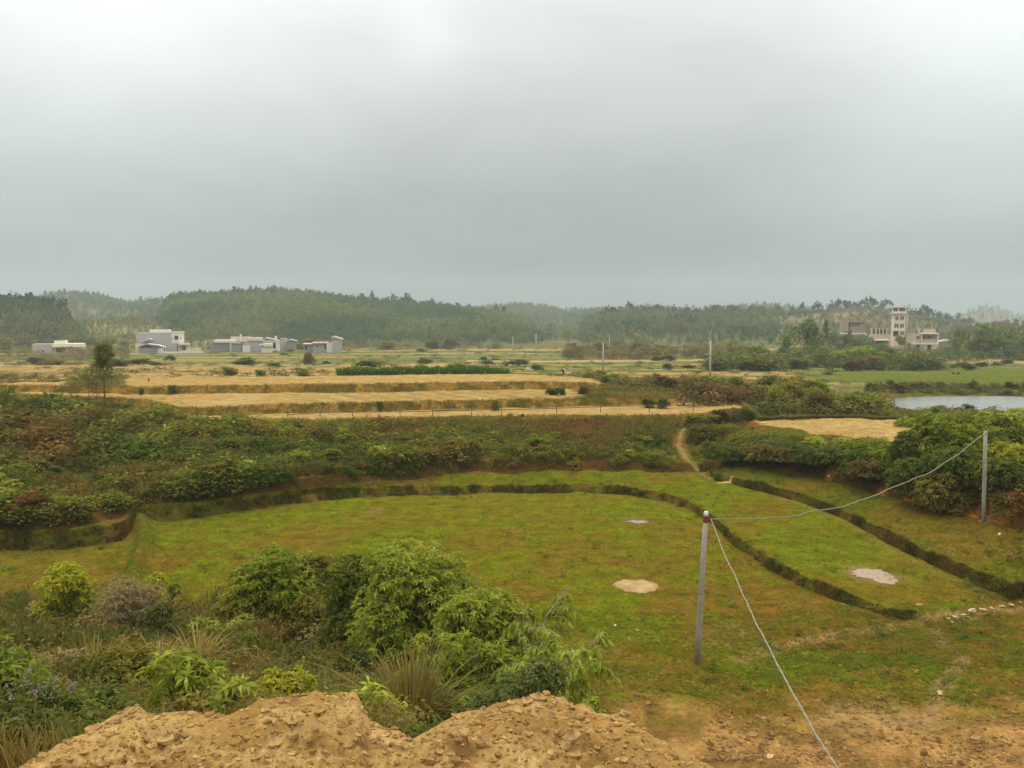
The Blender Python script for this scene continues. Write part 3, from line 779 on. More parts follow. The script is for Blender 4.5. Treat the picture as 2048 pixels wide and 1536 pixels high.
def build_cover():
    # short grass of the fields
    Ps, Ss, Cs = [], [], []
    def add(x, y, s, c): Ps.append(np.stack([x, y, gz(x, y) - .01], 1)); Ss.append(s); Cs.append(c * rng.uniform(.75, 1.25, (len(x), 1)))
    for k, n, lo, hi, t0 in ((4, 52000, -60, 2110, 0), (3, 9000, 1180, 2110, .1), (6, 16000, 560, 2110, 0), (8, 14000, 1430, 2120, 0), (4, 20000, 900, 2110, 0)):
        x, y, px = pick_zone(k, t0, 1, n, lo, hi)
        if k == 4 and n == 20000:
            y = rng.uniform(19, 27, n); x = (px - 1024) / F * y
        m1 = fbm(x * .35, y * .35, 11, 5, .55) * .55 + fbm(x * 1.3, y * 1.3, 12, 4, .6) * .45
        keep = (rng.random(n) > smooth(.42, .62, m1) * .72) & ~((y < 21.5) & (px > 1180) & (fbm(x * .35, y * .35, 11, 5, .55) * 6 + y < 23.2))
        by, bx = onz(1275, 1172, 0)[1], onz(1275, 1172, 0)[0]
        keep &= np.hypot((x - bx) / .7, (y - by) / .8) > 1
        x, y, m1 = x[keep], y[keep], m1[keep]
        g = colmix(lin(108, 124, 30), lin(124, 110, 48), smooth(.38, .60, m1))
        add(x, y, np.stack([rng.uniform(.10, .22, len(x))] * 2 + [rng.uniform(.03, .09, len(x))], 1), g)
    P = np.vstack(Ps); S = np.vstack(Ss); C = np.vstack(Cs)
    scatter('grass', BLADES, P, S, rng.uniform(0, 6.28, len(P)), C * (.84, .76, .7), M['grass'], 'short green and yellowing grass covering the near fields')
    # rough grass on the bund faces and lips
    Ps, Ss, Cs = [], [], []
    for k, n, lo, hi, t0, t1 in ((5, 15000, -60, 1850, 0, 1.15), (7, 9000, 1425, 2110, -.3, 1.3), (9, 7000, -60, 2110, 0, 1.1)):
        x, y, px = pick_zone(k, t0, t1, n, lo, hi)
        m1 = fbm(x * .8, y * .8, 61, 3)
        g = colmix(lin(66, 74, 26), lin(112, 94, 46), smooth(.35, .65, m1 + rng.normal(0, .12, len(x))))
        h = rng.uniform(.05, .17, len(x)) * np.interp(fbm(x * 1.5, y * 1.5, 66, 2), [.3, .7], [.5, 1.5])
        add(x, y, np.stack([h * 1.4, h * 1.4, h], 1), g)
    x, y = [], []
    t = rng.uniform(0, 3, 900); i = t.astype(int); f = t - i; dv = np.array(DIVIDER)
    x = dv[i, 0] * (1 - f) + dv[i + 1, 0] * f + rng.normal(0, .28, len(t)); y = dv[i, 1] * (1 - f) + dv[i + 1, 1] * f
    h = rng.uniform(.05, .14, len(t)); add(x, y, np.stack([h * 1.5, h * 1.5, h], 1), colmix(lin(84, 112, 34), lin(108, 122, 44), rng.random(len(t))))
    P = np.vstack(Ps); S = np.vstack(Ss); C = np.vstack(Cs)
    scatter('rough_grass', BLADES, P, S, rng.uniform(0, 6.28, len(P)), C, M['grass'], 'rough grass hanging over the low field bunds')
    # weeds on the wide bank under the terraces
    Ps, Ss, Cs = [], [], []
    x, y, px = pick_zone(10, 0, 1, 42000, -60, 2120)
    red = np.clip(sum(a * np.exp(-((px - p) / w) ** 2) * np.exp(-((y - d) / dd) ** 2) for p, w, d, dd, a in
              ((90, 110, 52, 8, .8), (770, 75, 58, 5, .7), (1160, 70, 60, 4, .9), (560, 60, 60, 6, .3), (330, 60, 60, 3, .4))), 0, 1)
    m1 = fbm(x * .22, y * .3, 71, 4)
    g = colmix(lin(84, 92, 40), lin(122, 110, 58), smooth(.38, .62, m1 + rng.normal(0, .08, len(x))))
    g = g * (1 - red[:, None]) + colmix(lin(118, 70, 44), lin(140, 100, 62), rng.random(len(x))) * red[:, None]
    dens = (rng.random(len(x)) < np.where(px > 1430, .55, 1.0)) & (seg_dist(x, y, TRAIL) > .45)
    x, y, g = x[dens], y[dens], g[dens]; h = rng.uniform(.18, .62, len(x)) * np.interp(m1[dens] + .25 * (fbm(x * .9, y * .9, 76, 3) - .5), [.35, .65], [.55, 1.7]) * np.interp(px[dens], [0, 500, 1000], [1.1, 1.0, .85]) * np.clip((np.interp((px[dens] - 1024) / F, U, CD[11]) - y) / 5.0, .25, 1)
    add(x, y, np.stack([h * .9, h * .9, h], 1), g)
    nb = len(x)
    # the overgrown slope below the heap
    n = 20000
    y = 6.5 + 21.5 * rng.random(n) ** 1.25; pxx = rng.uniform(-120, 1260, n)
    ok = rng.random(n) < smooth(1260, 1050, pxx + (y - 15) * 16) * smooth(1.5, -2, y - np.interp(pxx, [0, 300, 650, 950, 1200], [27.5, 27.2, 25.5, 23.5, 21.5]) + (fbm(pxx * .01, y * .5, 7, 3) - .5) * 6)
    y = y[ok]; pxx = pxx[ok]; x = (pxx - 1024) / F * y
    m1 = fbm(x * .5, y * .5, 81, 4) + rng.normal(0, .07, len(x))
    g = colmix(lin(94, 98, 42), lin(138, 118, 72), smooth(.40, .62, m1))
    bx, by = hit(575, 1310)[:2]; far = np.hypot((x - bx) / .75, (y - by) / 1.5) > 1
    x, y, g = x[far], y[far], g[far]
    h = rng.uniform(.25, .75, len(x)); add(x, y, np.stack([h * .8, h * .8, h], 1), g)
    P = np.vstack(Ps); S = np.vstack(Ss); C = np.vstack(Cs); lf = (rng.random(len(P)) < .45) & (P[:, 1] > 15)
    scatter('undergrowth', WEEDS, P[lf], S[lf] * .9, rng.uniform(0, 6.28, lf.sum()), C[lf] * (.76, .82, .7), M['grass'], 'low leafy weeds overgrowing the banks')
    tg = ~lf & ((P[:, 1] > 14) | (rng.random(len(P)) < .3)); S = S * np.where(P[:, 1:2] < 16, .8, 1)
    scatter('tall_grass', TALL, P[tg], S[tg] * 1.1, rng.uniform(0, 6.28, tg.sum()), C[tg] * 1.05, M['grass'], 'tall half dry grass overgrowing the banks')
    # terrace banks, field margins and the far side of the terraces
    Ps, Ss, Cs = [], [], []
    for k, n, lo, hi, t0, t1 in ((12, 5000, -60, 1500, 0, 1.1), (14, 4500, -60, 1400, 0, 1.1), (16, 5000, -60, 2120, 0, 1.2), (11, 3500, -60, 380, 0, 1), (11, 2500, 1840, 2120, 0, 1),
                                (12, 5500, 1480, 2120, 0, 1), (13, 6000, 1170, 2120, 0, 1), (17, 6000, -60, 2120, 0, .7), (11, 1000, 380, 1490, -.15, .05), (15, 1800, 1215, 1500, 0, 1), (15, 1200, 130, 250, 0, 1), (14, 3500, 1560, 2120, 0, .8)):
        x, y, px = pick_zone(k, t0, t1, n, lo, hi)
        m1 = fbm(x * .3, y * .3, 91, 3) + rng.normal(0, .08, n)
        g = colmix(lin(86, 92, 40), lin(140, 116, 64) if k in (12, 14) and hi < 1600 else lin(120, 108, 60), smooth(.4, .6, m1))
        h = rng.uniform(.05, .20, n) * (2.2 if lo >= 1170 and k != 11 else 1)
        add(x, y, np.stack([h * 2.2, h * 2.2, h], 1), g)
    P = np.vstack(Ps); S = np.vstack(Ss); C = np.vstack(Cs)
    scatter('margin_grass', BLADES, P, S, rng.uniform(0, 6.28, len(P)), C, M['grass'], 'rough grass along the terrace edges')
build_cover()
def clump(seed, n, Lf):
    r = np.random.default_rng(seed); nl = 6; z = r.uniform(.1, .7, nl); a = r.uniform(0, 6.28, nl); q = .36 * np.sqrt(r.random(nl)) * (1.1 - z * .6)
    lc = np.stack([q * np.cos(a), q * np.sin(a), z], 1); lr = r.uniform(.16, .34, nl); i = r.integers(0, nl, n); d = norm(r.normal(0, 1, (n, 3)) + (0, 0, .3))
    P = lc[i] + d * (lr[i] * r.uniform(.5, 1.1, n))[:, None]; P[:, 2] = np.maximum(P[:, 2], .02)
    V, Q = leaf_quads(P, norm(d * .5 + norm(r.normal(0, 1, (n, 3))) + (0, 0, .15)), Lf * r.uniform(.6, 1.3, n), Lf * .45 * r.uniform(.7, 1.3, n), r)
    c = np.repeat(r.uniform(.65, 1.3, n), 4); return V, Q, c[:, None] * np.ones((1, 3))
SCRUB = [clump(1300 + i, 120, .15) for i in range(7)]
def build_scrub():
    Ps, Ss, Cs = [], [], []
    for k, n, lo, hi in ((4, 2600, -60, 2110), (6, 900, 560, 2110), (8, 800, 1430, 2120), (3, 700, 1180, 2110)):
        x, y, px = pick_zone(k, 0, 1, n, lo, hi); m = fbm(x * .6, y * .6, 1500, 3); ok = rng.random(n) < smooth(.35, .6, m); bx, by = hit(1275, 1174)[:2]; ok &= np.hypot(x - bx, y - by) > .9
        for f in FLAT: ok &= np.hypot(x - f[0], y - f[1]) > f[2] * 1.2
        if k == 3: ok &= y > 20
        h = rng.lognormal(-2.35, .40, n); t = rng.random(n); g = colmix(lin(62, 84, 26), lin(98, 112, 40), rng.random(n)); g[t < .30] = colmix(lin(110, 92, 50), lin(150, 128, 80), rng.random(n))[t < .30]
        w = h * rng.uniform(1.2, 2.6, n); Ps.append(np.stack([x, y, gz(x, y) - .015], 1)[ok]); Ss.append(np.stack([w, w, h], 1)[ok]); Cs.append(g[ok])
    P, S, C = np.vstack(Ps), np.vstack(Ss), np.vstack(Cs); scatter('field_weeds', TALL + [clump(1600 + i, 40, .22) for i in range(4)], P, S, rng.uniform(0, 6.28, len(P)), C, M['grass'], 'single weeds and tussocks dotted over the grass fields')
    Ps, Ss, Cs = [], [], []
    for k, n, lo, hi, t0, t1, h0, h1_, thin in ((10, 520, -60, 420, 0, .96, .35, 1.1, .0), (10, 1150, 420, 1420, 0, .80, .35, 1.0, .0), (10, 330, 1420, 2120, 0, .40, .3, .8, .0), (5, 330, 640, 1830, -.1, 1.3, .04, .20, .0), (7, 270, 1425, 2110, -.1, 1.4, .04, .20, .0), (9, 300, -60, 760, .5, 1.3, .25, .6, .0), (9, 140, 760, 1420, .3, 1.2, .25, .55, .0), (5, 170, -60, 720, .1, 1.0, .10, .24, .0), (9, 150, 1430, 2120, .2, 1.2, .3, .7, .0)):
        x, y, px = pick_zone(k, t0, t1, n, lo, hi); m = fbm(x * .22, y * .25, 1201, 3); m2 = fbm(x * .13, y * .2, 1202, 3)
        ok = (seg_dist(x, y, TRAIL) > .9) & (m > .30) & (seg_dist(x, y, LEFTPATH) > .5)
        red = np.clip(sum(a * np.exp(-((px - p) / w) ** 2) * np.exp(-((y - d) / dd) ** 2) for p, w, d, dd, a in ((90, 110, 53, 8, 1.0), (770, 75, 58, 5, .6), (1160, 70, 60, 4, .8))), 0, 1) * (k == 10)
        g = colmix(lin(84, 100, 38), lin(124, 126, 58), smooth(.35, .65, m2 + rng.normal(0, .12, n))); o = rng.random(n) < .22
        g[o] = colmix(lin(108, 100, 54), lin(130, 112, 66), rng.random(n))[o]
        g = g * (1 - red[:, None] * .85) + colmix(lin(92, 62, 40), lin(120, 88, 56), rng.random(n)) * red[:, None] * .85
        if k in (5, 7): g = g * np.array((.80, .78, .7)); ok &= fbm(x * .9, y * .9, 1210, 2) > .42
        h = rng.uniform(h0, h1_, n) * np.interp(m, [.3, .65], [.6, 1.35]) * (np.interp(px, [0, 300, 600, 1000, 1420], [1.75, 1.6, 1.2, .8, .65]) if k in (10, 9) and hi <= 1420 else 1)
        if k == 10: h = h * np.clip((np.interp((px - 1024) / F, U, CD[11]) - y) / 5.5, .22, 1) * .9
        w = h * rng.uniform(1.2, 2.3, n)
        Ps.append(np.stack([x, y, gz(x, y) - .04], 1)[ok]); Ss.append(np.stack([w, w, h], 1)[ok]); Cs.append((g * rng.uniform(.75, 1.2, (n, 1)))[ok])
    P, S, C = np.vstack(Ps), np.vstack(Ss), np.vstack(Cs)
    scatter('bank_vegetation', SCRUB, P, S, rng.uniform(0, 6.28, len(P)), C * (.70, .76, .62) * rng.uniform(.7, 1.3, (len(P), 1)), M['leaf'], 'dense low scrub merging into one green mass on the banks')
    # far scrub: thicket before the tall house, brown scrub at the hill foot, shores of the water, bunds of the paddies
    Ps, Ss, Cs = [], [], []
    for n, lo, hi, d0, d1, h0, h1_, cA, cB in ((520, 1425, 1870, 150, 250, 1.3, 3.4, lin(70, 90, 42), lin(112, 116, 62)), (260, 1130, 1440, 235, 360, 1.2, 3.0, lin(92, 94, 56), lin(124, 110, 72)), (300, 1515, 1775, 63, 96, .6, 1.6, lin(76, 88, 40), lin(116, 106, 58)),
            (110, 1780, 2110, 61, 76, .35, .8, lin(86, 102, 42), lin(120, 120, 58)), (260, 1735, 2110, 101, 110, .35, .9, lin(74, 84, 42), lin(118, 104, 62)), (160, 1380, 1530, 74, 98, .6, 1.6, lin(84, 82, 42), lin(112, 92, 56)), (150, 1150, 1420, 88, 118, .4, 1.0, lin(88, 94, 44), lin(118, 110, 60)),
            (240, 1880, 2120, 215, 285, 1.2, 3.2, lin(74, 94, 46), lin(108, 116, 64)), (160, 0, 260, 205, 330, .9, 2.6, lin(96, 96, 56), lin(128, 116, 74)), (200, 260, 1000, 325, 395, 1.0, 3.0, lin(84, 94, 54), lin(118, 112, 70)), (110, -60, 260, 88, 112, .3, .9, lin(92, 92, 46), lin(126, 112, 64)), (160, 1640, 1880, 255, 330, 1.5, 3.2, lin(82, 92, 52), lin(116, 108, 66))):
        y = rng.uniform(d0, d1, n); px = rng.uniform(lo, hi, n); x = (px - 1024) / F * y; m = fbm(x * .08, y * .05, 1301, 3) + rng.normal(0, .06, n)
        h = rng.uniform(h0, h1_, n) * np.interp(m, [.3, .65], [.6, 1.3]); w = h * rng.uniform(1.2, 2.4, n); ok = m > .36
        Ps.append(np.stack([x, y, gz(x, y) - .05], 1)[ok]); Ss.append(np.stack([w, w, h], 1)[ok]); Cs.append((colmix(cA, cB, smooth(.35, .65, m + rng.normal(0, .08, n))) * rng.uniform(.75, 1.2, (n, 1)))[ok])
    n = 1100; y = 108 + 260 * rng.random(n) ** 1.4; px = rng.uniform(-60, 2110, n); x = (px - 1024) / F * y
    for _ in range(3):
        yy = np.log(y) * 26 + (fbm(x * .012, y * .01, 21, 3) - .5) * 5; y = y * np.exp((np.round(yy) - yy) / 26)
    m = fbm(x * .03, y * .08, 1302, 3); ok = m > .47; h = rng.uniform(.3, .85, n); w = h * rng.uniform(2.2, 5, n)
    Ps.append(np.stack([x, y, gz(x, y) - .03], 1)[ok]); Ss.append(np.stack([w, h * 1.5, h], 1)[ok]); Cs.append((colmix(lin(58, 80, 34), lin(92, 104, 52), rng.random(n)))[ok])
    P, S, C = np.vstack(Ps), np.vstack(Ss), np.vstack(Cs); rz = rng.uniform(0, 6.28, len(P)); rz[-int(ok.sum()):] = rng.normal(0, .12, int(ok.sum()))
    scatter('valley_vegetation', SCRUB, P, S, rz, C, M['wood'], 'scrub and rank growth spread over the valley floor')
    Ps, Ss, Cs = [], [], []
    n = 1000; y = 7 + 19 * rng.random(n) ** 1.35; px = rng.uniform(-100, 1150, n); ok = y < np.interp(px, [0, 300, 650, 950, 1200], [27.5, 27.2, 25.5, 23.5, 21.5]) - 1.5
    x = (px - 1024) / F * y; ok &= rng.random(n) < smooth(1200, 900, px + (y - 15) * 14); bx, by = hit(575, 1310)[:2]; ok &= np.hypot((x - bx) / .9, (y - by) / 1.6) > 1
    m2 = fbm(x * .4, y * .4, 1204, 3) + rng.normal(0, .1, n); g = colmix(lin(92, 102, 44), lin(128, 116, 68), smooth(.4, .6, m2)); h = rng.uniform(.22, .62, n); w = h * rng.uniform(1.1, 2.0, n)
    FINE = [clump(1400 + i, 330, .085) for i in range(6)]
    scatter('slope_vegetation', FINE, np.stack([x, y, gz(x, y) - .03], 1)[ok], np.stack([w, w, h], 1)[ok], rng.uniform(0, 6.28, n)[ok], (g * rng.uniform(.8, 1.2, (n, 1)))[ok], M['leaf'], 'tangled low weeds and scrub on the slope below the heap')

build_scrub()

# ============================================================ foreground heap of loose earth
CREST_PTS = [(-500, 1700), (-200, 1620), (0, 1534), (60, 1502), (150, 1465), (185, 1440), (200, 1430), (235, 1412), (255, 1408), (285, 1432), (340, 1423), (400, 1428), (440, 1426), (500, 1402), (560, 1390), (605, 1388), (620, 1379),
             (640, 1387), (700, 1387), (708, 1394), (730, 1438), (770, 1456), (790, 1462), (800, 1474), (815, 1484), (840, 1466), (900, 1434), (960, 1415), (1010, 1403), (1060, 1392), (1090, 1390), (1130, 1392), (1150, 1411), (1165, 1402),
             (1185, 1410), (1197, 1426), (1250, 1430), (1300, 1460), (1350, 1490), (1400, 1511), (1460, 1545), (1700, 1640), (2300, 1700), (2700, 1720)]
def mound_surface(u, t):
    """u azimuth, t 0..1 from under the camera to the lip"""
    px = 1024 + F * u; cp = np.array(CREST_PTS, float)
    py = np.interp(px, cp[:, 0], cp[:, 1]) + (fbm(u * 55, u * 0, 201, 4) - .5) * 14
    zc = 6.9 + (fbm(u * 4, u * 0, 202, 2) - .5) * .2
    a, fy, fz = ray(px, py); Dc = fy * (zc - CAMZ) / fz
    D = 1.2 + (Dc - 1.2) * t
    z = 7.15 + (zc - 7.15) * t + (1 - t) * t * .25
    x = u * D
    r = (fbm(x * 2.2, D * 2.2, 203, 4) - .5) * .22 + (fbm(x * 9, D * 9, 204, 4, .65) - .5) * .12 + (fbm(x * 34, D * 34, 207, 3, .6) - .5) * .03
    r = r + np.abs(fbm(x * 5, D * 5, 206, 3) - .5) * -.16
    return x, D, z + r * np.minimum(1, (1 - t) * 7 + .25) * np.minimum(1, (1 - t) * 3 + .3), Dc, zc
def build_mound():
    us = np.linspace(-.86, .95, 1150); ts = np.concatenate([np.linspace(0, .5, 40)[:-1], np.linspace(.5, 1, 150)])
    Ug, Tg = np.meshgrid(us, ts); X, Y, Z, Dc, zc = mound_surface(Ug, Tg)
    rows = [(X, Y, Z)]
    xl, yl, zl = X[-1], Y[-1], Z[-1]
    for s in np.linspace(0, 1, 40)[1:]:
        yy = yl + s * 3.6; xx = us * yy
        zz = zl - s * (zl + .8) * (1 + .0 * s) + (fbm(xx * 3, yy * 3, 205, 3) - .5) * .3 * np.sin(pi * s)
        zz = zl - (zl + .8) * (.35 * s + .65 * s ** .8) + (fbm(xx * 3, yy * 3, 205, 3) - .5) * .3 * np.sin(pi * s)
        rows.append((xx[None], yy[None], zz[None]))
    X = np.vstack([r[0] for r in rows]); Y = np.vstack([r[1] for r in rows]); Z = np.vstack([r[2] for r in rows])
    n = fbm(X * 1.6, Y * 1.6, 210, 4); n2 = fbm(X * 9, Y * 9, 211, 4, .65)
    C = mixc(np.ones(X.shape + (3,)) * lin(164, 131, 78), np.ones(X.shape + (3,)) * lin(144, 110, 60), smooth(.35, .65, n))
    C = mixc(C, np.ones(X.shape + (3,)) * lin(178, 146, 92), smooth(.55, .75, n2) * .7)
    C = mixc(C, np.ones(X.shape + (3,)) * lin(112, 80, 42), smooth(.58, .8, fbm(X * 5, Y * 5, 212, 3)) * .8)
    nr, nc = X.shape; idx = np.arange(nr * nc).reshape(nr, nc)
    Q = np.stack([idx[:-1, :-1], idx[:-1, 1:], idx[1:, 1:], idx[1:, :-1]], -1).reshape(-1, 4)
    me = new_mesh('earth_mound', np.stack([X, Y, Z], -1).reshape(-1, 3), Q, C.reshape(-1, 3), True)
    tag(link('earth_mound', me, M['earth']), 'heap of loose yellow earth along the bottom edge of the view', kind='structure')
    # clods
    def clod(seed):
        r = np.random.default_rng(seed)
        g = [(-1, t) for t in range(3)]
        th = np.linspace(0, pi, 6); ph = np.arange(8) * 2 * pi / 8
        V = np.array([(sin(a) * cos(b), sin(a) * sin(b), cos(a)) for a in th for b in ph]); V = V * (1 + r.normal(0, .13, (6, 1)).repeat(8, 0).reshape(-1, 1) + r.normal(0, .14, (48, 1))) * (1, r.uniform(.6, 1), r.uniform(.45, .8))
        i = np.arange(48).reshape(6, 8); nx = np.roll(i, -1, 1)
        return V, np.stack([i[:-1], nx[:-1], nx[1:], i[1:]], -1).reshape(-1, 4), np.ones((48, 3))
    CL = [clod(i) for i in range(6)]
    n = 9000; u = rng.uniform(-.62, .30, n); t = rng.uniform(.35, 1.0, n)
    x, y, z, _, _ = mound_surface(u, t)
    s = np.minimum(rng.lognormal(-5.0, .70, n), .05)
    C = colmix(lin(158, 120, 68), lin(184, 150, 96), rng.random(n)) * rng.uniform(.7, 1.1, (n, 1))
    scatter('earth_clods', CL, np.stack([x, y, z + s * .2], 1), s, rng.uniform(0, 6.28, n), C, M['earth'], 'crumbled clods lying on the heap of yellow earth')
    # rubble on the bare patch below, right
    n = 2600; px = rng.uniform(1230, 2100, n); y = 17 + rng.exponential(1.6, n); x = (px - 1024) / F * y
    k = fbm(x * .8, y * .8, 215, 3) > .44; x, y = x[k], y[k]; n = len(x)
    s = np.minimum(rng.lognormal(-3.5, .5, n), .11)
    C = colmix(lin(118, 86, 48), lin(164, 128, 80), rng.random(n))
    scatter('field_rubble', CL, np.stack([x, y, gz(x, y)], 1), s, rng.uniform(0, 6.28, n), C, M['earth'], 'lumps of earth on the bare ground beside the grass')
    return CL
CL = build_mound()

# ============================================================ woods on the far hills
def crown_tpl(seed, n, shape, q):
    """tree crown of n leafy clumps in a unit box (height 1, radius .5)"""
    r = np.random.default_rng(seed)
    if shape == 'round':
        nl = 5; lc = np.stack([r.normal(0, .17, nl), r.normal(0, .17, nl), r.uniform(.35, .82, nl)], 1); lr = r.uniform(.17, .30, nl)
        i = r.integers(0, nl, n); P = lc[i] + norm(r.normal(0, 1, (n, 3))) * (lr[i] * r.uniform(.6, 1.05, n))[:, None]
    elif shape == 'tall':
        z = r.uniform(.18, 1, n); rad = .42 * np.sin(np.clip((1.02 - z) / .9, 0, 1) * pi * .62) ** .8 * r.uniform(.45, 1.05, n); a = r.uniform(0, 6.28, n)
        P = np.stack([rad * np.cos(a), rad * np.sin(a), z], 1)
    else:                                                    # umbrella: leaves held high
        nl = 4; lc = np.stack([r.normal(0, .22, nl), r.normal(0, .22, nl), r.uniform(.62, .88, nl)], 1); lr = r.uniform(.14, .24, nl)
        i = r.integers(0, nl, n); P = lc[i] + norm(r.normal(0, 1, (n, 3))) * (lr[i] * r.uniform(.5, 1.05, n))[:, None] * (1, 1, .7)
    V, Q = leaf_quads(P, norm(r.normal(0, 1, (n, 3)) + (0, 0, .15)), q * r.uniform(.6, 1.3, n), q * .62 * r.uniform(.6, 1.3, n), r)
    c = np.repeat(r.uniform(.7, 1.3, n), 4)
    return V, Q, c[:, None] * np.ones((1, 3))
WOODT = [crown_tpl(300 + i, 60, ('round', 'round', 'round', 'tall', 'round', 'round')[i], .20) for i in range(6)]
def wood(h, n, hgt, cA, cB, label, s0=.04, s1=1.05, umin=None, umax=None, seed=1):
    H_ = HILLS[h]; u = rng.uniform(umin if umin is not None else H_['u'][0], umax if umax is not None else H_['u'][-1], n)
    s = s0 + (s1 - s0) * rng.random(n) ** .85; y = H_['Df'] + (H_['Dr'] - H_['Df']) * s; x = u * y; z = hz(H_, x, y)
    m = fbm(x * .022, y * .022, 400 + seed, 4) + rng.normal(0, .05, n)
    k = z > -1.0; x, y, z, m, s = x[k], y[k], z[k], m[k], s[k]; n = len(x)
    C = colmix(cA, cB, smooth(.36, .66, m)) * rng.uniform(.8, 1.2, (n, 1))
    hh = hgt * rng.uniform(.55, 1.2, n) * (.55 + .45 * smooth(0, .35, s)); w = hh * rng.uniform(.55, .95, n)
    scatter('woodland', WOODT, np.stack([x, y, z - .3], 1), np.stack([w, w, hh], 1), rng.uniform(0, 6.28, n), C, M['wood'], label)
wd, wo = lin(70, 92, 52), lin(104, 114, 68)
wood('main', 8500, 6.6, wd, wo, 'dense wood covering the main hill', seed=1)
wood('leftback', 3200, 7.5, wd, wo, 'hazy wood on the hill at the back left', seed=2)
wood('leftnear', 1700, 7.5, wd, wo, 'wood covering the near hill at the left edge', seed=3)
wood('leftslope', 1300, 3.2, lin(104, 104, 60), lin(130, 118, 76), 'scrub on the low slope behind the grey house', seed=4)
wood('gap', 2600, 7.5, wd, wo, 'hazy wood on the hill seen through the gap', seed=5)
wood('gapfoot', 900, 5, lin(82, 88, 56), wo, 'hazy scrub in the gap between the two hills', seed=15)
wood('right', 4200, 3.8, lin(80, 90, 54), lin(116, 108, 72), 'scrub and low wood over the hill on the right', seed=6)
wood('right', 1000, 6.5, wd, wo, 'taller wood at the gap end of the right hill', seed=7, umin=(1140 - 1024) / F, umax=(1560 - 1024) / F)
wood('rightback', 2000, 7.5, wd, wo, 'hazy wood behind the right hill', seed=8)
wood('rightnear', 1300, 4.5, lin(92, 96, 54), lin(128, 116, 70), 'scrub on the flat rise at the right edge', seed=9)
wood('farright', 700, 8, wd, wo, 'faint wood on the distant hill', seed=10)

# trees that stand out one by one: trunk and crown
_trees = {}
def tree_mesh(shape, var, n, q, cA, cB, trunk_top, key):
    if (key, var) in _trees: return _trees[(key, var)]
    V, Q, c = crown_tpl(700 + var * 13 + sum(map(ord, key)), n, shape, q)
    r = np.random.default_rng(var + 11); t = np.repeat(r.random(len(V) // 4), 4)
    C = (cA[None] * (1 - t[:, None]) + cB[None] * t[:, None]) * c
    cm = new_mesh('crown', V, Q, C); cm.materials.append(M['wood'] if n < 200 else M['leaf'])
    b = MB(); bend = r.normal(0, .03, 2)
    b.tube([(0, 0, -.05), (bend[0] * .5, bend[1] * .5, .3), (bend[0], bend[1], trunk_top * .7), (bend[0] * 1.3, bend[1] * 1.3, trunk_top)], [.028, .022, .016, .008], 6)
    for i in range(5):
        a = r.uniform(0, 6.28); z0 = r.uniform(.3, .75) * trunk_top; o = np.array((cos(a), sin(a), .7)) * r.uniform(.14, .3)
        b.tube([(bend[0] * .7, bend[1] * .7, z0), tuple(np.array((bend[0] * .7, bend[1] * .7, z0)) + o * .5), tuple(np.array((bend[0] * .7, bend[1] * .7, z0)) + o)], [.012, .009, .004], 5)
    tm = b.mesh('trunk'); tm.materials.append(M['palebark'])
    _trees[(key, var)] = (cm, tm); return cm, tm
def tree(x, y, z, h, w, label, group, shape='round', var=0, n=110, q=.2, cA=wd, cB=wo, key='far', name='tree', cat='tree'):
    cm, tm = tree_mesh(shape, var, n, q, cA, cB, .85, key + shape)
    t = empty(name, (x, y, z - .2), random.uniform(0, 6.28)); t.scale = (w, w, h)
    link('trunk', tm, None, t); link('crown', cm, None, t)
    return tag(t, label, cat, group)
sd, so = lin(38, 62, 48), lin(58, 82, 58)
def ridge_trees(h, pxs, hgt, shapes, label, group, back=0.0, spread=6):
    H_ = HILLS[h]
    for i, px in enumerate(pxs):
        u = (px - 1024) / F; y = H_['Dr'] + back + random.uniform(-spread, spread); x = u * y
        hh = hgt * random.uniform(.75, 1.2)
        tree(x, y, float(hz(H_, x, y)), hh, hh * random.uniform(.6, .95), label, group, random.choice(shapes), random.randrange(5), 90, .24, sd, so, 'ridge', 'ridge_tree')
random.seed(21)
ridge_trees('main', [332 + i * 11.6 + random.uniform(-4, 4) for i in range(60)], 7.2, ('tall', 'round', 'round'), 'small dark tree in the even row along the skyline of the main wooded hill', 'row of trees along the main ridge')
for px, hh in ((745, 10), (790, 11), (818, 14), (862, 10)):
    H_ = HILLS['main']; y = H_['Dr'] - 4; x = (px - 1024) / F * y
    tree(x, y, float(hz(H_, x, y)), hh, hh * .55, {745: 'small pointed tree rising above the falling ridge, nearest the hilltop', 790: 'middling tree above the falling ridge, just uphill of the tallest crown', 818: 'tallest broad crown on the falling ridge of the main hill', 862: 'round tree above the falling ridge, just downhill of the tallest crown'}[px], None, 'round' if px > 760 else 'tall', px % 5, 90, .24, sd, so, 'ridge', 'ridge_tree')
ridge_trees('leftnear', [-20, 6, 30, 38, 52, 60, 75, 84, 96, 112, 128, 138], 10, ('round', 'high', 'round'), 'dark tree on top of the wooded hill at the left edge', 'trees on the left hilltop')
ridge_trees('right', [1200, 1222, 1240, 1258, 1285, 1300, 1315, 1322, 1346], 8, ('high', 'round'), 'dark tree on the skyline where the right hill begins', 'trees at the gap end of the right ridge')
ridge_trees('right', [1368, 1376, 1390, 1398, 1405, 1428, 1440, 1452, 1462, 1470, 1482, 1500, 1520, 1545, 1560, 1585, 1600, 1625, 1636], 7, ('round', 'round', 'high'), 'dark tree in the long skyline clump over the right hill', 'trees on the middle of the right ridge', spread=10)
ridge_trees('right', [1660, 1668, 1676, 1688, 1697, 1706, 1712, 1720, 1730, 1740, 1750, 1760, 1770, 1780, 1790, 1800, 1806], 7.5, ('round', 'tall', 'high'), 'blue green tree on the bare hilltop behind the tall narrow house', 'trees on the bare hilltop')
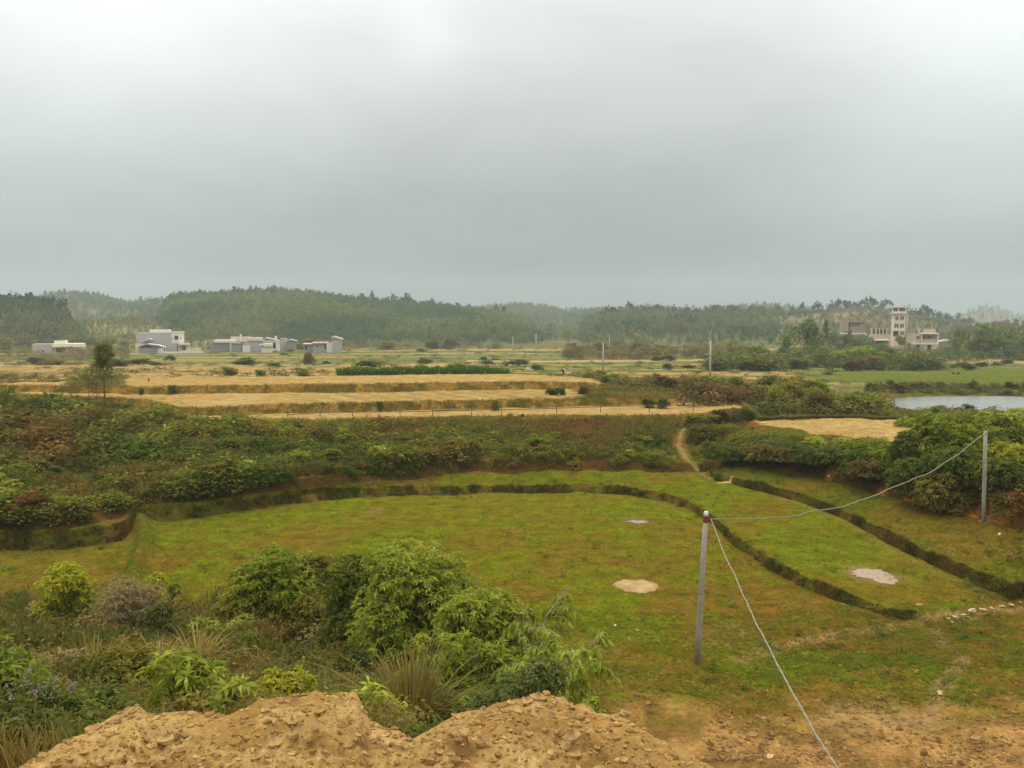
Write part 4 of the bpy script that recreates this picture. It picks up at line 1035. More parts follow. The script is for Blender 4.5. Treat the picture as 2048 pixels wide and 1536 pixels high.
ridge_trees('right', [1820, 1828, 1836, 1844, 1850, 1862, 1874, 1890, 1900, 1915, 1928, 1940], 7, ('round', 'round', 'tall'), 'dark tree on the ridge sloping down beyond the tall narrow house', 'trees on the right end of the ridge')
ridge_trees('leftback', [95 + 9.5 * i for i in range(24)], 8, ('tall', 'round'), 'hazy tree along the skyline of the back left hill', 'trees on the back left ridge', spread=10)
# taller dark clump on the flank of the right hill
for px, py, D in ((1352, 634, 470), (1362, 628, 480), (1372, 622, 490), (1380, 630, 470), (1338, 645, 460), (1390, 640, 470)):
    x = (px - 1024) / F * D; z = float(hz(HILLS['right'], x, D)); top = float(atD(px, py, D)[2]); hh = max(8, top - z)
    tree(x, D, z, hh, hh * .6, 'tall dark tree in the group on the flank of the right hill', 'tall trees on the right hill flank', 'tall', px % 5, 150, .2, wd, wo, 'flank')

# trees of the valley floor, nearer
def tree_px(px, pytop, D, wpx, label, group=None, shape='round', cA=None, cB=None, key='mid', n=420, q=.11, name='tree', cat='tree'):
    cA = lin(66, 88, 46) if cA is None else cA; cB = lin(104, 120, 62) if cB is None else cB
    x, y, z = on(px, D); x = float(atD(px, pytop, D)[0]); top = float(atD(px, pytop, D)[2]); hh = top - z
    return tree(x, D, z, hh, wpx * D / F / .92, label, group, shape, int(px) % 4, n, q, cA, cB, key, name, cat)
tree_px(1608, 630, 225, 62, 'tallest dark tree above the thicket left of the tall narrow house', None, 'round')
tree_px(1652, 642, 222, 26, 'slim dark tree just right of the tallest tree in the thicket', None, 'tall')
tree_px(1578, 660, 215, 46, 'rounded tree at the left foot of the tallest tree', None, 'round')
tree_px(1630, 672, 212, 50, 'low spreading tree under the tallest tree in the thicket', None, 'round')
tree_px(1720, 668, 232, 40, 'rounded green tree in front of the flat grey roof', None, 'round')
tree_px(1800, 668, 246, 30, 'loose grey green tree before the foot of the tall narrow house', None, 'high', lin(108, 112, 72), lin(136, 134, 92), 'loose')
for px, py, D, w in ((1925, 655, 262, 44), (1958, 648, 268, 60), (1992, 646, 272, 66), (2030, 652, 262, 60), (1940, 672, 240, 50), (1975, 668, 238, 60), (2010, 670, 236, 56), (2048, 664, 240, 60), (1912, 668, 250, 34)):
    tree_px(px, py, D, w, 'rounded green tree in the grove at the right edge of the valley', 'grove at the right edge', 'round')
for px, py, D, w in ((10, 668, 300, 60), (48, 664, 310, 44), (-30, 660, 305, 60), (150, 662, 325, 46), (180, 668, 330, 40), (216, 670, 330, 44), (250, 676, 318, 34)):
    tree_px(px, py, D, w, 'brownish green tree at the foot of the left hill behind the white house', 'trees behind the white house', 'round', lin(84, 88, 52), lin(116, 112, 70), 'brownish')

for px, py, D, w in ((1690, 662, 262, 44), (1735, 666, 268, 40), (1765, 684, 262, 36), (1672, 655, 270, 30)):
    tree_px(px, py, D, w, 'rounded tree hiding the foot of the old brick ruins', 'trees before the ruins', 'round')
# tall clump of bamboo
def bamboo():
    px, D = 1466, 205; x, y, z = on(px, D); t = empty('bamboo_clump', (x, y, z - .1)); r = np.random.default_rng(5)
    st, lf = MB(), MB(); tips = []
    for i in range(22):
        a = r.uniform(0, 6.28); o = np.array((cos(a), sin(a))) * r.uniform(.4, 3.0); hh = r.uniform(4.2, 6.9); p0 = np.array((*(o * .25), 0)); p1 = np.array((*(o * .6), hh * .7)); p2 = np.array((*(o * 1.15), hh))
        st.tube([p0, p1, p2], [.05, .035, .012], 5)
        k = 46; tt = r.uniform(.25, 1, k); P = np.where(tt[:, None] < .6, p0 + (p1 - p0) * tt[:, None] / .6, p1 + (p2 - p1) * (tt[:, None] - .6) / .4) + r.normal(0, .25, (k, 3))
        V, Q = leaf_quads(P, norm(r.normal(0, 1, (k, 3)) * (1, 1, .6)), r.uniform(.4, .8, k), r.uniform(.14, .26, k), r)
        c = np.repeat(r.random(k), 4)[:, None]; lf.add(V, Q, None, lin(112, 124, 66) * (1 - c) + lin(142, 146, 84) * c)
    st.obj('stem', M['palebark'], t); lf.obj('foliage', M['leaf'], t)
    tag(t, 'pale clump of bamboo standing behind the right hand pole', 'bamboo')
bamboo()

# young tree standing on the terrace edge at the left: whorled tiers of thin branches
def sapling():
    D = 76.0; px = 206; x, y, z = on(px, D); t = empty('young_tree', (x, D, z - .05)); r = np.random.default_rng(3)
    top = float(atD(px, 684, D)[2]) - z; mp = D / F
    tr, lf = MB(), MB()
    tr.tube([(0, 0, 0), (.02, 0, top * .3), (-.02, 0, top * .65), (-.03, 0, top * .97)], [.07, .055, .035, .012], 7)
    clumps = []
    def tier(zz, n, L, dz):
        for i in range(n):
            a = i * 2 * pi / n + r.uniform(-.3, .3); e = np.array((cos(a) * L * r.uniform(.6, 1.1), sin(a) * L * r.uniform(.6, 1.1), zz + dz + r.normal(0, .08)))
            b = np.array((0, 0, zz)); m_ = (b + e) / 2 + (0, 0, .05); tr.tube([b, m_, e], [.018, .012, .005], 4)
            for q in np.linspace(.35, 1, 6): clumps.append((b + (e - b) * q, .17))
    for zz, n, L, dz in ((top * .44, 8, 1.75, .05), (top * .53, 8, 1.6, .12), (top * .60, 6, 1.1, .15)): tier(zz, n, L, dz)
    for zz, n, L, dz in ((top * .70, 8, .75, .1), (top * .76, 8, .95, .1), (top * .82, 8, .9, .12), (top * .88, 7, .7, .12), (top * .94, 6, .45, .1)):
        tier(zz + r.normal(0, .05), n, L * r.uniform(.8, 1.2), dz)
    P, S = np.array([c[0] for c in clumps]), np.array([c[1] for c in clumps])
    low = P[:, 2] < top * .66
    k = np.where(low, 9, 8); P2 = np.repeat(P, k, 0) + r.normal(0, .12, (k.sum(), 3)); n = len(P2)
    V, Q = leaf_quads(P2, norm(r.normal(0, 1, (n, 3)) + (0, 0, .2)), r.uniform(.14, .32, n), r.uniform(.06, .11, n), r)
    c = np.repeat(r.random(n), 4)[:, None]; lf.add(V, Q, None, lin(76, 92, 42) * (1 - c) + lin(116, 120, 60) * c)
    tr.obj('trunk', M['bark'], t); lf.obj('crown', M['leaf'], t)
    tag(t, 'slim young tree with a tufted top and thin lower tiers on the left terrace edge', 'tree')
    for dpx, hpx, nm in ((-32, 70, 'thin leaning sapling just left of the young tufted tree'), (-16, 44, 'short thin sapling between the leaning sapling and the young tufted tree')):
        px2 = px + dpx; x2, y2, z2 = on(px2, D); hh = hpx * mp; s = empty('sapling', (x2, D, z2 - .05)); a, b = MB(), MB()
        a.tube([(0, 0, 0), (.05, 0, hh * .5), (-.08, 0, hh)], [.035, .025, .008], 5)
        n = 260; zz = r.uniform(.45, 1.05, n) * hh; P = np.stack([r.normal(-.05, .32, n), r.normal(0, .3, n), zz], 1)
        V, Q = leaf_quads(P, norm(r.normal(0, 1, (n, 3))), r.uniform(.10, .2, n), r.uniform(.05, .09, n), r); c = np.repeat(r.random(n), 4)[:, None]
        b.add(V, Q, None, lin(96, 92, 46) * (1 - c) + lin(126, 112, 62) * c)
        a.obj('trunk', M['bark'], s); b.obj('crown', M['leaf'], s); tag(s, nm, 'tree')
sapling()

# ============================================================ shrubs, each one on its own
random.seed(5)
# --- big plants on the overgrown slope right below the heap
NEAR = [
 ('near', 'light', 0, 815, 1092, 19.0, 185, 'tallest leafy bush in the middle of the slope, light green against the field'),
 ('near', 'light', 1, 880, 1108, 19.5, 110, 'light green shoulder bush right of the tallest leafy bush'),
 ('near', 'green', 2, 728, 1112, 20.5, 125, 'broad green bush just left of the tallest leafy bush'),
 ('near', 'light', 3, 958, 1182, 15.5, 155, 'big pale leafed bush leaning right below the tallest bush'),
 ('near', 'green', 4, 905, 1260, 14.0, 130, 'green bush under the big pale leafed bush'),
 ('near', 'green', 5, 985, 1290, 12.5, 120, 'green bush below and right of the big pale leafed bush'),
 ('near', 'green', 0, 552, 1106, 23.0, 150, 'rounded green bush left of the broad green bush'),
 ('near', 'olive', 2, 500, 1175, 22.5, 110, 'small olive bush at the left foot of the rounded green bush'),
 ('near', 'olive', 1, 640, 1108, 23.5, 90, 'olive bush between the rounded bush and the broad green bush'),
 ('small', 'olive', 1, 640, 1190, 22.0, 120, 'olive shrub in front of the gap left of the broad green bush'),
 ('twig', 'grey', 0, 655, 1180, 21.0, 70, 'grey twiggy shrub in front of the broad green bush'),
 ('star', 'light', 0, 725, 1325, 8.6, 95, 'light green star leafed plant left of the reed clump'),
 ('small', 'blue', 0, 1040, 1325, 10.4, 165, 'low bluish green shrub behind the right hump of the heap'),
 ('small', 'green', 2, 1195, 1372, 9.6, 95, 'small green shrub behind the right slope of the heap'),
 ('star', 'green', 1, 345, 1300, 8.8, 165, 'green star leafed bush behind the left hump of the heap'),
 ('star', 'light', 2, 440, 1350, 8.2, 85, 'bright star leafed bush right of the larger star leafed bush'),
 ('small', 'yellow', 3, 548, 1352, 8.8, 120, 'bright fine leafed shrub behind the middle of the heap'),
 ('star', 'green', 3, 20, 1280, 9.0, 150, 'leafy plant at the left edge above the purple flowers'),
 ('small', 'blue', 4, 40, 1420, 7.6, 190, 'dark bluish shrub at the bottom left corner'),
 ('star', 'dark', 4, 180, 1385, 8.0, 120, 'dark star leafed plant behind the left end of the heap'),
 ('twig', 'grey', 1, 255, 1158, 20.0, 105, 'grey flowering twiggy shrub on the left against the field'),
 ('small', 'yellow', 5, 122, 1130, 20.5, 85, 'yellow green shrub standing alone at the left of the slope'),
 ('small', 'dark', 6, 328, 1152, 19.5, 46, 'small dark shrub just right of the grey twiggy shrub'),
 ('small', 'yellow', 7, 308, 1140, 21.0, 40, 'little yellow shrub behind the small dark shrub'),
 ('star', 'light', 5, 440, 1240, 20.0, 110, 'pale shrub on the slope below the small olive bush'),
 ('small', 'green', 8, 470, 1262, 19.0, 90, 'green shrub beside the brown dry patch'),
 ('star', 'light', 6, 400, 1285, 10.5, 120, 'pale leafy shrub just above the star leafed bushes'),
 ('twig', 'dry', 2, 105, 1205, 22.0, 90, 'brown twiggy shrub on the left below the yellow shrub'),
 ('twig', 'dry', 3, 200, 1235, 19.5, 110, 'dry twiggy shrub in the tall grass on the left'),
 ('twig', 'brown', 4, 100, 1300, 11.5, 120, 'brown twiggy shrub above the dark plant at the left'),
 ('small', 'olive', 9, 225, 1300, 11.0, 130, 'olive shrub in the middle of the left slope'),
 ('small', 'dark', 10, 705, 1285, 16.0, 70, 'dark little shrub beside the right end of the dry patch'),
 ('star', 'green', 7, 830, 1330, 10.0, 95, 'green plant behind the reed clump'),
 ('small', 'dark', 3, 900, 1385, 9.4, 110, 'dark shrub in the notch of the heap right of the reed clump'),
]
for i, (form, pal, var, px, py, D, w, lab) in enumerate(NEAR):
    x = float(atD(px, py, D)[0]); z = float(gz(x, D)); hh = max(.4, float(atD(px, py, D)[2]) - z)
    big_bush(form, pal, 900 + i, x, D, z, hh, w * D / F * 1.3, lab, 'bushes on the slope below the heap')

# purple flowers
def flowers():
    px, D = 55, 7.9; x, y, z = on(px, D); t = empty('flowering_weed', (x, y, z)); r = np.random.default_rng(9); s_, l_ = MB(), MB()
    top = float(atD(px, 1365, D)[2]) - z
    for i in range(16):
        p = np.array((r.normal(0, .2), r.normal(0, .2), top * r.uniform(.85, 1.02))); s_.tube([(p[0] * .3, p[1] * .3, 0), p * (.7, .7, .6), p], [.008, .006, .004], 4)
        n = 60; P = np.stack([p[0] * r.uniform(.3, 1, n), p[1] * r.uniform(.3, 1, n), p[2] * r.uniform(.2, .95, n)], 1) + r.normal(0, .05, (n, 3))
        V, Q = leaf_quads(P, norm(r.normal(0, 1, (n, 3))), r.uniform(.05, .1, n), r.uniform(.025, .045, n), r); l_.add(V, Q, None, lin(92, 108, 56))
        fl = MB(); n = 14; P = p + r.normal(0, .018, (n, 3)); V, Q = leaf_quads(P, norm(r.normal(0, 1, (n, 3)) + (0, 0, .6)), .03, .016, r); fl.add(V, Q, None, lin(160, 140, 172)); fl.obj('flower', M['grass'], t)
    s_.obj('stem', M['bark'], t); l_.obj('foliage', M['leaf'], t)
    tag(t, 'weed with small pale purple flowers at the left edge', 'flowering weed')
flowers()

# feathery light green saplings right of the bushes
def feather(px, pytop, D, lean, label):
    x, y, z = on(px, D); t = empty('feathery_sapling', (x, y, z - .05)); r = np.random.default_rng(int(px)); s_, l_ = MB(), MB(); hh = float(atD(px, pytop, D)[2]) - z
    for i in range(5):
        a = r.uniform(-1.2, 1.2); L = hh * r.uniform(.8, 1.05); o = np.array((lean * .5 + cos(a) * .35 * r.choice((-1, 1)), sin(a) * .4, 0)); pts = [np.zeros(3), o * .3 + (0, 0, L * .5), o * .8 + (0, 0, L * .85), o * 1.5 + (0, 0, L)]
        s_.tube(pts, [.022, .016, .01, .004], 5)
        for j in range(16):
            q = r.uniform(.42, 1); b = pts[1] + (pts[3] - pts[1]) * max(0, (q - .4) / .6); aa = r.uniform(0, 6.28); Lb = r.uniform(.30, .55)
            c1 = b + np.array((cos(aa) * Lb * .6, sin(aa) * Lb * .6, .05)); c2 = b + np.array((cos(aa) * Lb, sin(aa) * Lb, -.14)); s_.tube([b, c1, c2], [.005, .004, .002], 3)
            n = 46; tt = r.uniform(.1, 1, n)[:, None]; P = np.where(tt < .6, b + (c1 - b) * tt / .6, c1 + (c2 - c1) * (tt - .6) / .4)
            d = norm(np.stack([r.normal(0, .6, n), r.normal(0, .6, n), -np.abs(r.normal(.75, .3, n))], 1)); V, Q = leaf_quads(P, d, r.uniform(.11, .20, n), .034, r)
            c = np.repeat(r.random(n), 4)[:, None]; l_.add(V, Q, None, lin(112, 130, 50) * (1 - c) + lin(146, 156, 70) * c)
    s_.obj('stem', M['palebark'], t); l_.obj('foliage', M['leaf'], t)
    tag(t, label, 'sapling', 'feathery saplings right of the bushes')
feather(1045, 1190, 15.0, .5, 'light green drooping sapling reaching up beside the pale leafed bush')
feather(1100, 1248, 13.0, .5, 'light green drooping sapling farthest right of the bushes, arching over')
feather(1060, 1290, 12.0, .3, 'short light green sapling under the taller drooping sapling')

# clump of long reeds in the notch of the heap and other tall grass clumps
def reed_clump(px, pytop, D, wm, nb, label, cA, cB, name='reed_clump', group=None, wb=.014):
    x, y, z = on(px, D); hh = float(atD(px, pytop, D)[2]) - z; t = MB(); r = np.random.default_rng(int(px * 3 + D))
    for i in range(nb):
        a = r.uniform(0, 6.28); L = hh * r.uniform(.55, 1.08); sp = wm * r.uniform(.15, 1.0) * r.choice((.5, 1, 1)); o = np.array((cos(a), sin(a))); b0 = o * r.uniform(0, .10) * wm * 2; sd_ = np.array((-o[1], o[0], 0))
        k = 7; tt = np.linspace(0, 1, k); sp *= 1.25; dr = r.uniform(.2, .8) * (sp / wm)
        cx = np.stack([b0[0] + o[0] * sp * tt ** 1.7, b0[1] + o[1] * sp * tt ** 1.7, L * (tt - dr * tt ** 3)], 1)
        ww = (wb * (1 - tt * .85) * r.uniform(.7, 1.3))[:, None]
        V = np.stack([cx - sd_ * ww, cx + sd_ * ww], 1).reshape(-1, 3); j = np.arange(k - 1)
        Q = np.stack([2 * j, 2 * j + 1, 2 * j + 3, 2 * j + 2], 1); f = r.random(); t.add(V, Q, None, (cA * (1 - f) + cB * f) * r.uniform(.8, 1.2))
    o = link(name, t.mesh(name), M['grass'], None, (x, y, z - .05)); return tag(o, label, 'reeds' if 'reed' in name else 'grass clump', group)
reed_clump(812, 1268, 9.2, 1.0, 420, 'tall clump of long arching reeds in the notch of the heap', lin(82, 92, 42), lin(138, 116, 76))
reed_clump(300, 1256, 13.5, .8, 170, 'pale feathery grass clump in the middle of the left slope', lin(126, 120, 76), lin(156, 142, 98), 'grass_clump', 'dry grass clumps on the slope')
reed_clump(380, 1225, 14.5, .9, 160, 'dry grass clump right of the pale feathery grass clump', lin(132, 122, 72), lin(166, 144, 96), 'grass_clump', 'dry grass clumps on the slope')
reed_clump(165, 1262, 13.0, .8, 160, 'dry grass clump left of the pale feathery grass clump', lin(128, 116, 68), lin(156, 136, 88), 'grass_clump', 'dry grass clumps on the slope')
reed_clump(500, 1292, 15.0, .7, 130, 'short brown grass clump at the edge of the dry patch', lin(132, 104, 64), lin(158, 128, 84), 'grass_clump', 'dry grass clumps on the slope')

# --- weedy bank under the terraces: shrubs at random, reddish in the same patches as the weeds
random.seed(12)
for i in range(104):
    px = random.uniform(-40, 1420); u = (px - 1024) / F
    d0, d1 = np.interp(u, U, CD[10]), np.interp(u, U, CD[11]); t = random.uniform(0, .97) ** 1.2; D = d0 + (d1 - d0) * t
    x = u * D
    if seg_dist(np.array([x]), np.array([D]), TRAIL)[0] < 1.0: continue
    side = 'left' if px < 480 else ('middle' if px < 960 else 'right')
    red = (abs(px - 90) < 90 and D < 58) or (abs(px - 770) < 70 and D > 54) or (abs(px - 1160) < 60 and D > 56)
    pal = random.choice(('red', 'brown', 'brown')) if red and random.random() < .8 else random.choice(('green', 'olive', 'dark', 'green', 'olive', 'blue', 'light'))
    big = (1.15 if px < 480 else (.95 if px < 960 else .75)) * (1 - .5 * t)
    h = random.uniform(.45, 1.15) * big; w = h * random.uniform(1.2, 2.1)
    word = {'red': 'rusty red', 'brown': 'brown', 'green': 'green', 'olive': 'olive green', 'dark': 'dark green', 'blue': 'dull bluish green', 'light': 'light green'}[pal]
    where = {'left': 'at the left end of', 'middle': 'in the middle of', 'right': 'at the right end of'}[side]
    plant('twig' if red and random.random() < .4 else 'mid', pal, random.randrange(5), x, D, float(gz(x, D)), h, w, f'{word} shrub {where} the weedy bank below the dry terraces', f'{word} shrubs, {side} of the weedy bank')
# leafy edge just over the left bund
for i in range(20):
    px = random.uniform(-20, 660); u = (px - 1024) / F; D = float(np.interp(u, U, CD[10])) + random.uniform(.3, 1.6); x = u * D
    h = random.uniform(.4, .85); pal = random.choice(('light', 'green', 'dark', 'green'))
    word = {'green': 'green', 'dark': 'dark green', 'light': 'light green'}[pal]
    plant('mid', pal, random.randrange(5), x, D, float(gz(x, D)), h, h * random.uniform(1.3, 2.2), f'{word} leafy shrub leaning over the left bund above the grass', f'{word} shrubs along the left bund')

# --- bank on the right, taller and darker
RB = [
 ('near', 'green', 0, 1905, 832, 39.5, 165, 'largest dark leafed bush left of the far pole, topmost on the right bank'),
 ('near', 'dark', 1, 1850, 868, 40, 120, 'dark bush at the left foot of the largest bush on the right bank'),
 ('near', 'green', 2, 1965, 826, 41, 130, 'leafy bush behind the far pole'),
 ('near', 'light', 3, 2025, 828, 41, 120, 'light green bush behind the yellow bush at the right edge'),
 ('near', 'yellow', 4, 2040, 890, 36, 110, 'yellow green bush at the right edge below the water'),
 ('near', 'dark', 5, 1930, 900, 37, 120, 'dark bush hanging below the largest bush, left of the far pole'),
 ('near', 'green', 0, 1790, 886, 42, 110, 'green bush on the right bank below the right end of the round dry field'),
 ('near', 'green', 1, 1740, 866, 45, 95, 'green bush sticking up before the round dry field, right of its middle'),
 ('near', 'light', 2, 1662, 864, 47, 85, 'green bush sticking up before the middle of the round dry field'),
 ('near', 'dark', 3, 1700, 888, 44, 120, 'dark low bush under the two bushes before the round dry field'),
 ('near', 'dark', 4, 1610, 874, 46.5, 100, 'dark bush before the left end of the round dry field'),
 ('small', 'blue', 1, 1545, 880, 49, 100, 'bluish low shrub left of the round dry field'),
 ('small', 'olive', 2, 1500, 876, 52, 90, 'olive low shrub between the trail and the round dry field'),
 ('small', 'dark', 3, 1470, 898, 49, 100, 'dark low shrub just right of the trail'),
 ('small', 'olive', 4, 1420, 852, 56, 70, 'olive low shrub at the bend of the trail'),
 ('small', 'brown', 0, 1570, 905, 47, 110, 'brown shrub above the third grass field'),
 ('small', 'brown', 1, 1745, 925, 41.5, 100, 'brown shrub on the bare scarp of the right bank'),
 ('near', 'dark', 5, 1850, 922, 38, 110, 'dark bush low on the right bank over the bare scarp'),
 ('near', 'dark', 2, 2005, 920, 35.5, 120, 'dark bush right of the far pole low on the bank'),
 ('small', 'dark', 2, 1640, 912, 45.5, 110, 'dark shrub low on the bank below the dry field'),
 ('small', 'olive', 3, 1525, 915, 48, 100, 'olive shrub low on the bank near the trail'),
 ('near', 'olive', 4, 1890, 945, 36.5, 80, 'olive bush on the scarp left of the far pole'),
 ('near', 'dark', 1, 1600, 900, 47, 110, 'dark shrub under the left end of the dry field'),
 ('small', 'light', 1, 1830, 846, 56, 70, 'light shrub at the right tip of the round dry field'),
]
for i, (form, pal, var, px, py, D, w, lab) in enumerate(RB):
    if 1480 < px < 1835: py += 17
    x = float(atD(px, py, D)[0]); z = float(gz(x, D)); hh = max(.5, float(atD(px, py, D)[2]) - z)
    big_bush(form, pal, 1900 + i, x, D, z, hh, w * D / F * 1.2, lab, 'bushes on the right bank', 1.5)
for px, py, D, w, n, lab in ((1975, 960, 36, .9, 150, 'pale drooping grass clump at the foot of the far pole'), (2030, 975, 34, 1.0, 160, 'pale drooping grass clump at the right edge below the far pole'), (1820, 960, 39, .7, 100, 'drooping grass clump on the scarp left of the far pole'), (2075, 1000, 32, .9, 120, 'drooping grass clump beyond the right edge')):
    if px < 2060: reed_clump(px, py, D, w, n, lab, lin(128, 112, 64), lin(166, 146, 98), 'grass_clump', 'drooping grass on the right scarp', .03)

# --- between the bank and the water, round the water
random.seed(33)
def strip(n, pxr, Dr, hr, pals, label, group, form='mid', wr=(1.1, 1.9)):
    for i in range(n):
        px = random.uniform(*pxr); D = random.uniform(*Dr); x = (px - 1024) / F * D; h = random.uniform(*hr)
        plant(form, random.choice(pals), random.randrange(5), x, D, float(gz(x, D)), h, h * random.uniform(*wr), label, group)
strip(16, (1520, 1640), (70, 92), (1.3, 2.5), ('dark', 'olive', 'green'), 'dark shrub in the thicket behind the left half of the round dry field', 'thicket behind the round dry field')
strip(14, (1640, 1772), (66, 80), (1.2, 2.0), ('dark', 'green', 'brown'), 'dark shrub in the thicket between the round dry field and the water', 'thicket left of the water')
strip(12, (1790, 2080), (62, 76), (.6, 1.0), ('green', 'light', 'dark'), 'low shrub on the near shore of the water', 'shrubs on the near shore')
strip(22, (1745, 2080), (101.5, 109), (.5, 1.15), ('dark', 'olive', 'brown', 'green'), 'shrub on the far shore of the water', 'shrubs on the far shore')
strip(9, (1400, 1500), (82, 94), (.9, 1.9), ('brown', 'dark', 'olive', 'green'), 'brownish shrub in the clump below the right hand pole', 'brown clump below the pole')
strip(9, (1382, 1520), (61.5, 65), (.7, 1.2), ('dark', 'brown', 'olive'), 'dark low shrub at the end of the fenced dry field', 'shrubs at the end of the fenced field')
strip(12, (1170, 1400), (88, 112), (.8, 1.7), ('olive', 'green', 'brown'), 'olive shrub on the slope between the fields and the poles', 'shrubs behind the stooping person')
strip(4, (1100, 1130), (77, 79), (.5, .7), ('dark', 'green'), 'small dark bush at the right end of the upper dry field', 'bushes at the field end')
strip(3, (1135, 1170), (78, 80), (.5, .7), ('red', 'brown'), 'small rusty bush at the right end of the upper dry field', 'rusty bushes at the field end')
strip(3, (1280, 1380), (72, 75), (.6, .9), ('dark', 'brown'), 'small dark bush on the bank above the fence end', 'bushes above the fence end')
# bushes dotted over the terraces on the left
for px, py, D, w, pal, lab in ((345, 768, 79, 24, 'dark', 'dark round bush on the bank between the two left dry fields'), (283, 776, 78, 14, 'dark', 'small dark bush left of the dark round bush on the bank'), (20, 764, 92, 44, 'dark', 'dark low bush at the far left of the dry fields'),
    (130, 757, 96, 70, 'green', 'green low bush behind the young tufted tree'), (60, 768, 88, 50, 'brown', 'brown low bush among the left fields'), (460, 735, 112, 34, 'dark', 'dark heaped bush beyond the upper dry field'), (520, 738, 110, 24, 'green', 'small green bush right of the dark heaped bush'),
    (605, 740, 108, 26, 'green', 'small green bush before the left end of the hedge'), (75, 712, 200, 52, 'olive', 'olive bush in front of the white house'), (100, 720, 180, 60, 'brown', 'brown scrub below the olive bush near the white house'), (618, 705, 190, 26, 'brown', 'brown round bush below the small grey tower house'),
    (990, 798, 70, 22, 'olive', 'thin olive bush on the bank above the fence'), (760, 800, 69, 16, 'dark', 'thin dark bush behind the fence'), (110, 785, 76, 26, 'brown', 'brown bush left of the young tufted tree'), (1906, 745, 140, 6, 'brown', 'left of two tiny dark bushes on the bright green field'), (1916, 745, 140, 6, 'dark', 'right of two tiny dark bushes on the bright green field'),
    (425, 838, 62, 40, 'dark', 'dark bush at the left end of the fenced dry field'), (335, 836, 60, 60, 'brown', 'brown bush at the left corner of the fenced dry field'), (250, 806, 70, 30, 'dark', 'dark low bush below the young tufted tree')):
    plant_px('far' if w < 10 else 'mid', pal, int(px) % 5, px, py, D, w, lab, None)

# --- thicket in front of the tall narrow house
random.seed(44)
for i in range(34):
    px = random.uniform(1440, 1860); D = random.uniform(168, 232); x = (px - 1024) / F * D; h = random.uniform(2.2, 4.4) * (1 if px < 1800 else .7); pal = random.choice(('dark', 'green', 'green', 'olive'))
    word = {'dark': 'dark', 'green': 'green', 'olive': 'olive'}[pal]; part_ = 'left' if px < 1580 else ('middle' if px < 1720 else 'right')
    plant('mid', pal, random.randrange(5), x, D, float(gz(x, D)), h, h * random.uniform(1.3, 2.0), f'{word} bush in the {part_} of the thicket before the tall narrow house', f'{word} thicket bushes, {part_}')
for i in range(14):
    px = random.uniform(1420, 1830); D = random.uniform(150, 166); x = (px - 1024) / F * D; h = random.uniform(1.6, 2.6)
    plant('mid', random.choice(('brown', 'olive', 'dark')), random.randrange(5), x, D, float(gz(x, D)), h, h * random.uniform(1.6, 2.6), 'brownish bush along the front edge of the thicket', 'front edge of the thicket')
# --- small bushes along the paddy bunds
for i in range(46):
    px = random.uniform(200, 1420) if i < 34 else random.uniform(1850, 2060); D = random.choice((158, 170, 186, 204, 226, 250, 278, 310)) + random.uniform(-2, 2); x = (px - 1024) / F * D; h = random.uniform(.6, 1.5)
    plant('far', random.choice(('dark', 'green', 'dark')), random.randrange(5), x, D, float(gz(x, D)), h, h * random.uniform(2, 4.5), 'small dark bush on a bund of the distant paddies', 'bushes on the paddy bunds')
for i in range(26):
    px = random.uniform(560, 1000) if i < 12 else random.uniform(1130, 1420); D = random.uniform(330, 390) if i < 12 else random.uniform(255, 330); x = (px - 1024) / F * D; h = random.uniform(2.0, 4.2)
    a = i < 12
    plant('mid', random.choice(('olive', 'dark', 'brown')), random.randrange(5), x, D, float(gz(x, D)), h, h * random.uniform(1.4, 2.4), 'bush along the foot of the main wooded hill' if a else 'brownish bush at the foot of the right hill', 'bushes at the main hill foot' if a else 'bushes at the right hill foot')

# hedge of dark crop plants behind the upper field
def hedge():
    r = np.random.default_rng(8); n = 9000; px = r.uniform(672, 1020, n); u = (px - 1024) / F; y = np.interp(u, U, CD[16]) + r.uniform(.6, 3.4, n); x = u * y
    g = gz(x, y); hh = (.62 - .35 * smooth(960, 1022, px)) * (.75 + .5 * vnoise(px * .12, y * 0, 3))
    top = np.interp(u, U, CZ[16]) + hh * 1.0; z = g + (top - g) * r.uniform(.0, 1, n) ** .6
    P = np.stack([x, y, z], 1); V, Q = leaf_quads(P, norm(r.normal(0, 1, (n, 3)) + (0, 0, .5)), r.uniform(.16, .34, n), r.uniform(.08, .15, n), r)
    c = np.repeat(r.random(n), 4)[:, None]; me = new_mesh('hedge', V, Q, lin(44, 78, 26) * (1 - c) + lin(84, 112, 40) * c)
    tag(link('hedge', me, M['leaf']), 'long dark green hedge behind the upper dry field', 'hedge')
hedge()

